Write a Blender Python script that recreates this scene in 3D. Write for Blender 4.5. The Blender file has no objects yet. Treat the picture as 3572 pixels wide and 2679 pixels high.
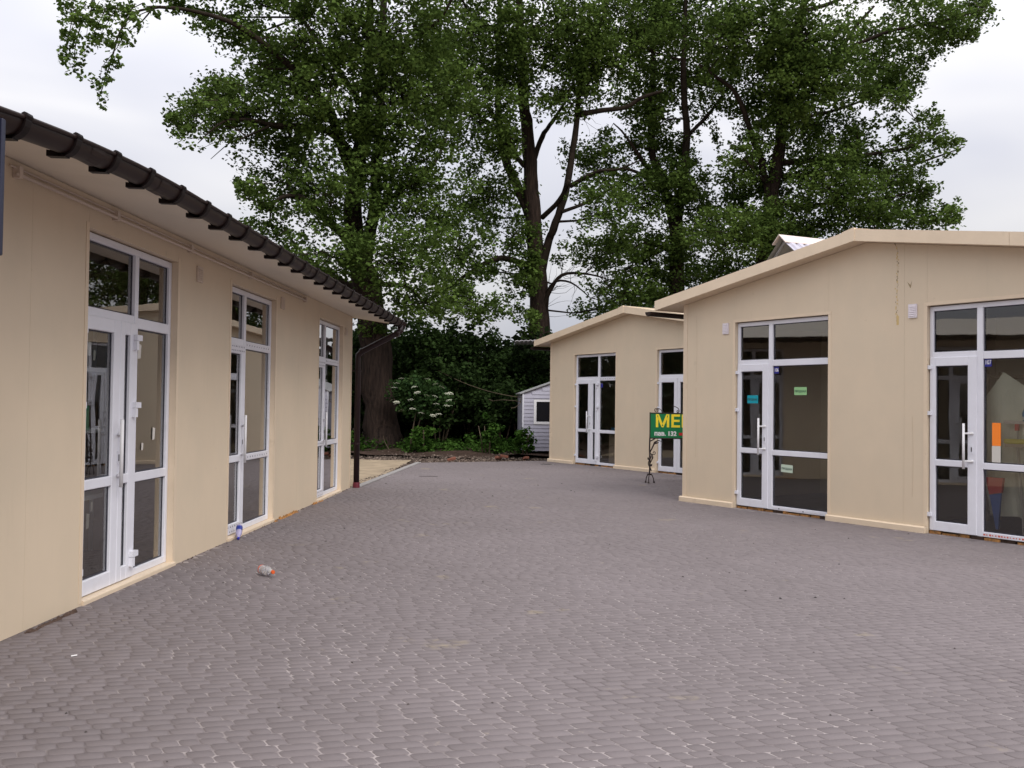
import bpy, math, random
import numpy as np
from mathutils import Matrix, Vector
random.seed(11); RNG = np.random.default_rng(7)
S = bpy.context.scene
COL = S.collection

# ---------------------------------------------------------------- camera
cam_d = bpy.data.cameras.new('camera'); cam = bpy.data.objects.new('camera', cam_d); COL.objects.link(cam)
cam_d.sensor_fit = 'HORIZONTAL'; cam_d.sensor_width = 36; cam_d.lens = 36 * 3203.13 / 3572
cam_d.clip_start = .05; cam_d.clip_end = 2000
PITCH, ROLL = .0214, .0125
fw = Vector((0, math.cos(PITCH), math.sin(PITCH))); u0 = Vector((0, -math.sin(PITCH), math.cos(PITCH))); r0 = Vector((1, 0, 0))
rt = r0 * math.cos(ROLL) + u0 * math.sin(ROLL); up = u0 * math.cos(ROLL) - r0 * math.sin(ROLL)
cam.matrix_world = Matrix(((rt.x, up.x, -fw.x, 0), (rt.y, up.y, -fw.y, 0), (rt.z, up.z, -fw.z, 1.6), (0, 0, 0, 1)))
S.camera = cam

# ---------------------------------------------------------------- sky, sun, exposure
S.view_settings.view_transform = 'Standard'; S.view_settings.look = 'None'
S.view_settings.exposure = 0.24; S.view_settings.gamma = 1; S.view_settings.use_curve_mapping = False
SUN_EL, SUN_AZ = math.radians(45), math.radians(150)      # azimuth clockwise from +Y: behind the camera, a little right
wd = bpy.data.worlds.new('World'); S.world = wd; wd.use_nodes = True
nt = wd.node_tree; N = nt.nodes; LK = nt.links; N.clear()
o_ = N.new('ShaderNodeOutputWorld'); bg = N.new('ShaderNodeBackground'); bg.inputs['Strength'].default_value = .1
sky = N.new('ShaderNodeTexSky'); sky.sky_type = 'NISHITA'; sky.sun_disc = False
sky.sun_elevation = SUN_EL; sky.sun_rotation = SUN_AZ; sky.air_density = 1; sky.dust_density = 2
tc = N.new('ShaderNodeTexCoord'); sp = N.new('ShaderNodeSeparateXYZ'); LK.new(tc.outputs['Generated'], sp.inputs[0])
el = N.new('ShaderNodeMapRange'); el.inputs['From Min'].default_value = 0; el.inputs['From Max'].default_value = 1
el.inputs['To Min'].default_value = 4.3; el.inputs['To Max'].default_value = 17.0; LK.new(sp.outputs['Z'], el.inputs['Value'])   # overcast: zenith brighter than horizon
mp = N.new('ShaderNodeMapping'); mp.inputs['Scale'].default_value = (1.3, 1.3, 4.2); mp.inputs['Rotation'].default_value = (.1, .25, 1.1); LK.new(tc.outputs['Generated'], mp.inputs[0])
ns = N.new('ShaderNodeTexNoise'); ns.inputs['Scale'].default_value = 1.7; ns.inputs['Detail'].default_value = 3; ns.inputs['Roughness'].default_value = .45; ns.inputs['Distortion'].default_value = .4
LK.new(mp.outputs[0], ns.inputs['Vector'])
cr = N.new('ShaderNodeValToRGB'); cr.color_ramp.elements[0].position = .36; cr.color_ramp.elements[0].color = (.88, .89, .99, 1)
cr.color_ramp.elements[1].position = .62; cr.color_ramp.elements[1].color = (1.18, 1.16, 1.17, 1); LK.new(ns.outputs['Fac'], cr.inputs[0])
vm = N.new('ShaderNodeVectorMath'); vm.operation = 'SCALE'; LK.new(cr.outputs[0], vm.inputs[0]); LK.new(el.outputs[0], vm.inputs['Scale'])
mx = N.new('ShaderNodeMix'); mx.data_type = 'RGBA'; mx.inputs['Factor'].default_value = .93
LK.new(sky.outputs[0], mx.inputs['A']); LK.new(vm.outputs[0], mx.inputs['B'])
LK.new(mx.outputs['Result'], bg.inputs['Color']); LK.new(bg.outputs[0], o_.inputs[0])
sun_d = bpy.data.lights.new('sun', 'SUN'); sun_d.energy = 1.9; sun_d.angle = math.radians(30); sun_d.color = (1, .96, .9)
sun = bpy.data.objects.new('sun', sun_d); COL.objects.link(sun); sun.location = (0, 0, 40)
sv = Vector((math.sin(SUN_AZ) * math.cos(SUN_EL), math.cos(SUN_AZ) * math.cos(SUN_EL), math.sin(SUN_EL)))
sun.rotation_euler = sv.to_track_quat('Z', 'Y').to_euler()
S.render.engine = 'CYCLES'; S.cycles.use_denoising = True
S.cycles.max_bounces = 8; S.cycles.transparent_max_bounces = 16; S.cycles.diffuse_bounces = 4

# ---------------------------------------------------------------- helpers
class MB:
    def __init__(s): s.v = []; s.f = []; s.m = []
    def quad(s, *p, m=0):
        b = len(s.v); s.v += [tuple(q) for q in p]; s.f.append(tuple(range(b, b + len(p)))); s.m.append(m)
    def box(s, x0, x1, y0, y1, z0, z1, m=0):
        b = len(s.v); s.v += [(x, y, z) for z in (z0, z1) for y in (y0, y1) for x in (x0, x1)]
        for f in ((0, 2, 3, 1), (4, 5, 7, 6), (0, 1, 5, 4), (2, 6, 7, 3), (0, 4, 6, 2), (1, 3, 7, 5)): s.f.append(tuple(b + i for i in f)); s.m.append(m)
        return s
    def prism(s, pts, a0, a1, axis='y', m=0):
        """polygon (two coordinates) pushed along an axis; for axis y the polygon is in x,z; for x it is in y,z; for z in x,y"""
        n = len(pts); b = len(s.v)
        mk = {'y': lambda p, a: (p[0], a, p[1]), 'x': lambda p, a: (a, p[0], p[1]), 'z': lambda p, a: (p[0], p[1], a)}[axis]
        s.v += [mk(p, a0) for p in pts] + [mk(p, a1) for p in pts]
        s.f.append(tuple(b + i for i in range(n))[::-1]); s.f.append(tuple(b + n + i for i in range(n))); s.m += [m, m]
        for i in range(n): j = (i + 1) % n; s.f.append((b + i, b + j, b + n + j, b + n + i)); s.m.append(m)
        return s
    def tube(s, pts, rad, n=6, m=0, cap=True):
        pts = [Vector(p) for p in pts]; rad = rad if isinstance(rad, (list, tuple)) else [rad] * len(pts)
        b = len(s.v); u = None
        for i, p in enumerate(pts):
            t = (pts[min(i + 1, len(pts) - 1)] - pts[max(i - 1, 0)]).normalized()
            if u is None: u = t.orthogonal().normalized()
            u = (u - t * u.dot(t)); u = u.normalized() if u.length > 1e-6 else t.orthogonal().normalized(); w = t.cross(u)
            for k in range(n):
                a = 2 * math.pi * k / n; s.v.append(tuple(p + (u * math.cos(a) + w * math.sin(a)) * rad[i]))
        for i in range(len(pts) - 1):
            for k in range(n):
                j = (k + 1) % n; s.f.append((b + i * n + k, b + i * n + j, b + (i + 1) * n + j, b + (i + 1) * n + k)); s.m.append(m)
        if cap:
            s.f.append(tuple(b + k for k in range(n))[::-1]); s.f.append(tuple(b + (len(pts) - 1) * n + k for k in range(n))); s.m += [m, m]
        return s
    def lathe(s, prof, n=14, m=0, cap=True):
        b = len(s.v)
        for r, z in prof:
            for k in range(n): a = 2 * math.pi * k / n; s.v.append((r * math.cos(a), r * math.sin(a), z))
        for i in range(len(prof) - 1):
            for k in range(n): j = (k + 1) % n; s.f.append((b + i * n + k, b + i * n + j, b + (i + 1) * n + j, b + (i + 1) * n + k)); s.m.append(m)
        if cap:
            s.f.append(tuple(b + k for k in range(n))[::-1]); s.f.append(tuple(b + (len(prof) - 1) * n + k for k in range(n))); s.m += [m, m]
        return s
    def mesh(s, name, mats, smooth=False):
        me = bpy.data.meshes.new(name); me.from_pydata(s.v, [], s.f)
        mats = mats if isinstance(mats, (list, tuple)) else [mats]
        for q in mats: me.materials.append(q)
        if len(mats) > 1: me.polygons.foreach_set('material_index', s.m)
        if smooth: me.polygons.foreach_set('use_smooth', [True] * len(me.polygons))
        me.update(); return me
    def build(s, name, mats, parent=None, loc=None, smooth=False, bevel=0):
        o = bpy.data.objects.new(name, s.mesh(name, mats, smooth)); COL.objects.link(o); o.parent = parent
        if loc is not None: o.location = loc
        if bevel:
            b = o.modifiers.new('bevel', 'BEVEL'); b.width = bevel; b.segments = 1; b.limit_method = 'ANGLE'; b.angle_limit = .6
        return o
def place(me, name, parent=None, loc=(0, 0, 0), rot=(0, 0, 0)):
    o = bpy.data.objects.new(name, me); COL.objects.link(o); o.parent = parent; o.location = loc; o.rotation_euler = rot; return o
def tag(o, label=None, cat=None, group=None, kind=None):
    if label: o['label'] = label
    if cat: o['category'] = cat
    if group: o['group'] = group
    if kind: o['kind'] = kind
    return o
def empty(name, loc=(0, 0, 0), rz=0.):
    o = bpy.data.objects.new(name, None); COL.objects.link(o); o.location = loc; o.rotation_euler = (0, 0, rz); o.empty_display_size = .2; return o
def text_mesh(name, body, size, mat, depth=.001, bold=0., width=1.):
    c = bpy.data.curves.new(name, 'FONT'); c.body = body; c.size = size; c.extrude = depth; c.offset = bold; c.align_x = 'CENTER'; c.align_y = 'CENTER'
    t = bpy.data.objects.new(name, c); COL.objects.link(t); bpy.context.view_layer.update()
    me = bpy.data.meshes.new_from_object(t.evaluated_get(bpy.context.evaluated_depsgraph_get()))
    bpy.data.objects.remove(t); bpy.data.curves.remove(c)
    for v in me.vertices: v.co.x *= width
    me.materials.clear(); me.materials.append(mat); return me

def mat(name, col, rough=.6, spec=.5, metal=0., var=0., vscale=3., bump=0., bscale=40., col2=None, stretch=None, obj=False, trans=0.):
    m = bpy.data.materials.new(name); m.use_nodes = True; t = m.node_tree; b = t.nodes['Principled BSDF']; L = t.links
    b.inputs['Base Color'].default_value = (*col, 1); b.inputs['Roughness'].default_value = rough; b.inputs['Metallic'].default_value = metal
    b.inputs['Specular IOR Level'].default_value = spec
    if trans: b.inputs['Transmission Weight'].default_value = trans
    if var or bump:
        c = t.nodes.new('ShaderNodeTexCoord'); src = c.outputs['Object']
        if stretch:
            mpp = t.nodes.new('ShaderNodeMapping'); mpp.inputs['Scale'].default_value = stretch; L.new(src, mpp.inputs[0]); src = mpp.outputs[0]
        if var:
            n = t.nodes.new('ShaderNodeTexNoise'); n.inputs['Scale'].default_value = vscale; n.inputs['Detail'].default_value = 7; n.inputs['Roughness'].default_value = .6; L.new(src, n.inputs['Vector'])
            r = t.nodes.new('ShaderNodeMapRange'); r.inputs['From Min'].default_value = .3; r.inputs['From Max'].default_value = .7; L.new(n.outputs['Fac'], r.inputs['Value'])
            x = t.nodes.new('ShaderNodeMix'); x.data_type = 'RGBA'
            c2 = col2 or tuple(q * (1 - var) for q in col)
            x.inputs['A'].default_value = (*c2, 1); x.inputs['B'].default_value = (*col, 1) if col2 else (*[min(1, q * (1 + var * .5)) for q in col], 1)
            L.new(r.outputs[0], x.inputs['Factor']); L.new(x.outputs['Result'], b.inputs['Base Color'])
        if bump:
            n2 = t.nodes.new('ShaderNodeTexNoise'); n2.inputs['Scale'].default_value = bscale; n2.inputs['Detail'].default_value = 5; L.new(src, n2.inputs['Vector'])
            bp = t.nodes.new('ShaderNodeBump'); bp.inputs['Strength'].default_value = bump; bp.inputs['Distance'].default_value = .08 if name == 'bark' else .02; L.new(n2.outputs['Fac'], bp.inputs['Height']); L.new(bp.outputs[0], b.inputs['Normal'])
    return m

M = {}
M['wall'] = mat('beige_panel', (.675, .555, .412), .5, .35, var=.05, vscale=1.3, bump=.04, bscale=9, stretch=(1, 1, .6))
M['trim'] = mat('beige_trim', (.72, .585, .435), .4, .4, var=.06, vscale=3)
M['inner'] = mat('inner_panel', (.62, .52, .41), .6, .3, var=.05, vscale=1)
M['innerfloor'] = mat('inner_floor', (.22, .20, .19), .5, .4, var=.2, vscale=4)
M['roof'] = mat('roof_sheet', (.16, .10, .075), .5, .4, var=.1)
M['pvc'] = mat('white_pvc', (.76, .76, .82), .28, .5, var=.04, vscale=5)
M['gasket'] = mat('gasket', (.03, .03, .045), .5)
M['chrome'] = mat('dark_slot', (.05, .05, .05), .3)
M['gutter'] = mat('brown_gutter', (.018, .0085, .007), .45, .25, var=.12, vscale=3)
M['hoop'] = mat('dark_hoop', (.007, .0035, .0035), .5, .2)
M['pipe'] = mat('downpipe_brown', (.016, .006, .008), .4, .35, var=.2, vscale=6)
M['shoe'] = mat('dark_red_plastic', (.12, .012, .025), .4)
M['foam'] = mat('mounting_foam', (.48, .23, .075), .9, .1, var=.6, vscale=22, bump=.8, bscale=30, col2=(.14, .085, .045))
M['soil'] = mat('soil', (.055, .036, .028), 1, .1, var=.5, vscale=9, bump=.9, bscale=25)
M['navy'] = mat('navy_board', (.012, .014, .035), .35)
M['white'] = mat('white_paint', (.75, .74, .76), .5)
M['vent'] = mat('vent_plastic', (.72, .66, .70), .5)
M['ventb'] = mat('vent_plastic_beige', (.60, .50, .42), .5)
M['film'] = mat('protective_film', (.70, .69, .74), .35)
M['ink'] = mat('film_print', (.12, .12, .16), .6)
M['inkred'] = mat('film_print_red', (.6, .12, .08), .6)
M['iron'] = mat('wrought_iron', (.028, .016, .016), .5, .4, var=.3, vscale=20)
M['green'] = mat('sign_green', (.0, .17, .055), .35, var=.06, vscale=4)
M['yellow'] = mat('sign_yellow', (.88, .68, .03), .5)
M['red'] = mat('sign_red', (.5, .015, .02), .4)
M['blue'] = mat('plate_blue', (.02, .02, .22), .35)
M['cyan'] = mat('cyan_paper', (.0, .30, .38), .8)
M['lime'] = mat('green_paper', (.28, .52, .24), .8)
M['mint'] = mat('pale_green_paper', (.50, .60, .48), .8)
M['paper'] = mat('white_paper', (.6, .57, .52), .8)
M['bark'] = mat('bark', (.050, .034, .027), .95, .1, var=.55, vscale=2.6, bump=1., bscale=3.2, stretch=(5, 5, .7), col2=(.014, .010, .009))
M['limbbark'] = mat('limb_bark', (.030, .022, .017), .95, .1, var=.4, vscale=4, bump=.5, bscale=10)
M['soffit'] = mat('pale_soffit', (.72, .655, .56), .45, .4, var=.05, vscale=1.2)
M['stem'] = mat('twig_bark', (.11, .085, .06), .9, .1, var=.3, vscale=8)
M['siding'] = mat('grey_siding', (.40, .39, .47), .5, var=.05)
M['sidingw'] = mat('white_siding_trim', (.62, .62, .68), .5)
M['tin'] = mat('corrugated_tin', (.46, .44, .52), .45, .5, var=.15, vscale=6)
M['tinp'] = mat('pinkish_ridge', (.66, .56, .52), .5)
M['tind'] = mat('grey_sheet', (.24, .24, .23), .5, var=.15)
M['steel'] = mat('grey_steel', (.30, .30, .31), .5)
M['kerb'] = mat('concrete_kerb', (.28, .265, .26), .9, .2, var=.25, vscale=14, bump=.3)
M['sand'] = mat('loose_sand', (.32, .255, .18), 1, .1, var=.3, vscale=2.5, bump=.6, bscale=14)
M['brickr'] = mat('broken_brick', (.20, .085, .06), .95, .1, var=.4, vscale=12)

def wear(m, layers):
    t = m.node_tree; L = t.links; b = t.nodes['Principled BSDF']; src = b.inputs['Base Color'].links[0].from_socket; c = t.nodes.new('ShaderNodeTexCoord')
    for stretch, scale, lo, hi, col, amt in layers:
        mp_ = t.nodes.new('ShaderNodeMapping'); mp_.inputs['Scale'].default_value = stretch; L.new(c.outputs['Object'], mp_.inputs[0])
        n = t.nodes.new('ShaderNodeTexNoise'); n.inputs['Scale'].default_value = scale; n.inputs['Detail'].default_value = 8; n.inputs['Roughness'].default_value = .6; L.new(mp_.outputs[0], n.inputs['Vector'])
        r = t.nodes.new('ShaderNodeMapRange'); r.inputs['From Min'].default_value = lo; r.inputs['From Max'].default_value = hi; r.inputs['To Max'].default_value = amt; L.new(n.outputs['Fac'], r.inputs['Value'])
        x = t.nodes.new('ShaderNodeMix'); x.data_type = 'RGBA'; L.new(r.outputs[0], x.inputs['Factor']); L.new(src, x.inputs['A']); x.inputs['B'].default_value = (*col, 1); src = x.outputs['Result']
    L.new(src, b.inputs['Base Color'])
wear(M['wall'], [((6, 6, .5), 1.6, .60, .78, (.42, .34, .23), .17), ((1, 1, 1), 5.5, .66, .76, (.40, .32, .22), .40), ((1, 1, 1), 1.1, .45, .7, (.60, .51, .385), .5)])
wear(M['trim'], [((1, 1, 1), 4.5, .62, .75, (.48, .38, .27), .45)])
wear(M['pvc'], [((1, 1, 1), 6, .60, .78, (.56, .54, .55), .35)])
def glass_mat():
    m = bpy.data.materials.new('window_glass'); m.use_nodes = True; t = m.node_tree; t.nodes.clear(); L = t.links
    out = t.nodes.new('ShaderNodeOutputMaterial'); mxs = t.nodes.new('ShaderNodeMixShader'); tr = t.nodes.new('ShaderNodeBsdfTransparent'); gl = t.nodes.new('ShaderNodeBsdfGlossy')
    tr.inputs[0].default_value = (.80, .83, .80, 1); gl.inputs['Color'].default_value = (1, 1, 1, 1); gl.inputs['Roughness'].default_value = .005
    fr = t.nodes.new('ShaderNodeFresnel'); fr.inputs['IOR'].default_value = 1.52; mu = t.nodes.new('ShaderNodeMath'); mu.operation = 'MULTIPLY'; mu.use_clamp = True; mu.inputs[1].default_value = 2.25
    c = t.nodes.new('ShaderNodeTexCoord'); n = t.nodes.new('ShaderNodeTexNoise'); n.inputs['Scale'].default_value = 2.2; n.inputs['Detail'].default_value = 1; L.new(c.outputs['Object'], n.inputs['Vector'])
    bp = t.nodes.new('ShaderNodeBump'); bp.inputs['Strength'].default_value = .035; bp.inputs['Distance'].default_value = .02; L.new(n.outputs['Fac'], bp.inputs['Height']); L.new(bp.outputs[0], gl.inputs['Normal'])
    L.new(fr.outputs[0], mu.inputs[0]); L.new(mu.outputs[0], mxs.inputs[0]); L.new(tr.outputs[0], mxs.inputs[1]); L.new(gl.outputs[0], mxs.inputs[2]); L.new(mxs.outputs[0], out.inputs[0])
    return m
M['glass'] = glass_mat()
def clear_mat():
    m = bpy.data.materials.new('glass_back_face'); m.use_nodes = True; t = m.node_tree; t.nodes.clear()
    out = t.nodes.new('ShaderNodeOutputMaterial'); tr = t.nodes.new('ShaderNodeBsdfTransparent'); tr.inputs[0].default_value = (1, 1, 1, 1); t.links.new(tr.outputs[0], out.inputs[0]); return m
M['clear'] = clear_mat()

def tone_mat(name, col, rough, spec, attr, amt, stain=None, bump=0., obj_random=False, trans=0., hue=None):
    """colour varied piece by piece (a mesh attribute, or the object's own random number)"""
    m = bpy.data.materials.new(name); m.use_nodes = True; t = m.node_tree; b = t.nodes['Principled BSDF']; L = t.links
    b.inputs['Roughness'].default_value = rough; b.inputs['Specular IOR Level'].default_value = spec
    if obj_random: a = t.nodes.new('ShaderNodeObjectInfo'); fac = a.outputs['Random']
    else: a = t.nodes.new('ShaderNodeAttribute'); a.attribute_name = attr; fac = a.outputs['Fac']
    x = t.nodes.new('ShaderNodeMix'); x.data_type = 'RGBA'; L.new(fac, x.inputs['Factor'])
    x.inputs['A'].default_value = (*[q * (1 - amt) for q in col], 1); x.inputs['B'].default_value = (*[q * (1 + amt) for q in (hue or col)], 1)
    res = x.outputs['Result']
    if stain or bump:
        g = t.nodes.new('ShaderNodeNewGeometry')
    if stain:
        for sc, lo, hi, c2, k in stain:
            n = t.nodes.new('ShaderNodeTexNoise'); n.inputs['Scale'].default_value = sc; n.inputs['Detail'].default_value = 6; n.inputs['Roughness'].default_value = .65; L.new(g.outputs['Position'], n.inputs['Vector'])
            r = t.nodes.new('ShaderNodeMapRange'); r.inputs['From Min'].default_value = lo; r.inputs['From Max'].default_value = hi; r.inputs['To Max'].default_value = k; L.new(n.outputs['Fac'], r.inputs['Value'])
            y = t.nodes.new('ShaderNodeMix'); y.data_type = 'RGBA'; L.new(r.outputs[0], y.inputs['Factor']); L.new(res, y.inputs['A']); y.inputs['B'].default_value = (*c2, 1); res = y.outputs['Result']
    L.new(res, b.inputs['Base Color'])
    if bump:
        n2 = t.nodes.new('ShaderNodeTexNoise'); n2.inputs['Scale'].default_value = 160; n2.inputs['Detail'].default_value = 4; L.new(g.outputs['Position'], n2.inputs['Vector'])
        bp = t.nodes.new('ShaderNodeBump'); bp.inputs['Strength'].default_value = bump; bp.inputs['Distance'].default_value = .004; L.new(n2.outputs['Fac'], bp.inputs['Height']); L.new(bp.outputs[0], b.inputs['Normal'])
    if trans:
        out = t.nodes['Material Output']; td = t.nodes.new('ShaderNodeBsdfTranslucent'); L.new(res, td.inputs[0]); ms = t.nodes.new('ShaderNodeMixShader'); ms.inputs[0].default_value = trans
        L.new(b.outputs[0], ms.inputs[1]); L.new(td.outputs[0], ms.inputs[2]); L.new(ms.outputs[0], out.inputs[0])
    return m
STAIN = [(1.1, .63, .70, (.30, .25, .17), .6), (7., .66, .76, (.42, .36, .28), .5), (.35, .45, .75, (.235, .205, .213), .4), (2.3, .60, .8, (.145, .122, .128), .5)]
M['paver'] = tone_mat('paver_stone', (.170, .148, .151), .95, .1, '', .05, STAIN, .5, obj_random=True)
M['paverf'] = tone_mat('paver_stone_field', (.170, .148, .151), .95, .1, 'tone', .055, STAIN, .5)
M['bed'] = tone_mat('joint_sand', (.335, .297, .292), 1, .1, 'none', 0, [(.55, .47, .60, (.10, .085, .086), .95), (6., .43, .56, (.165, .142, .144), .9)], .6)
LEAF = {}
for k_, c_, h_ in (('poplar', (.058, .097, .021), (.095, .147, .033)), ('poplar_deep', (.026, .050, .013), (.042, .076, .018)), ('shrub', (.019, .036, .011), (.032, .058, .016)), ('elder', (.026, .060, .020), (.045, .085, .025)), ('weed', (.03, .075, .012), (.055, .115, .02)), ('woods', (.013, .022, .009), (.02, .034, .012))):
    LEAF[k_] = tone_mat(k_ + '_leaf', c_, .75, .06, 'tone', .25, hue=h_, trans=.33)
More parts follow.
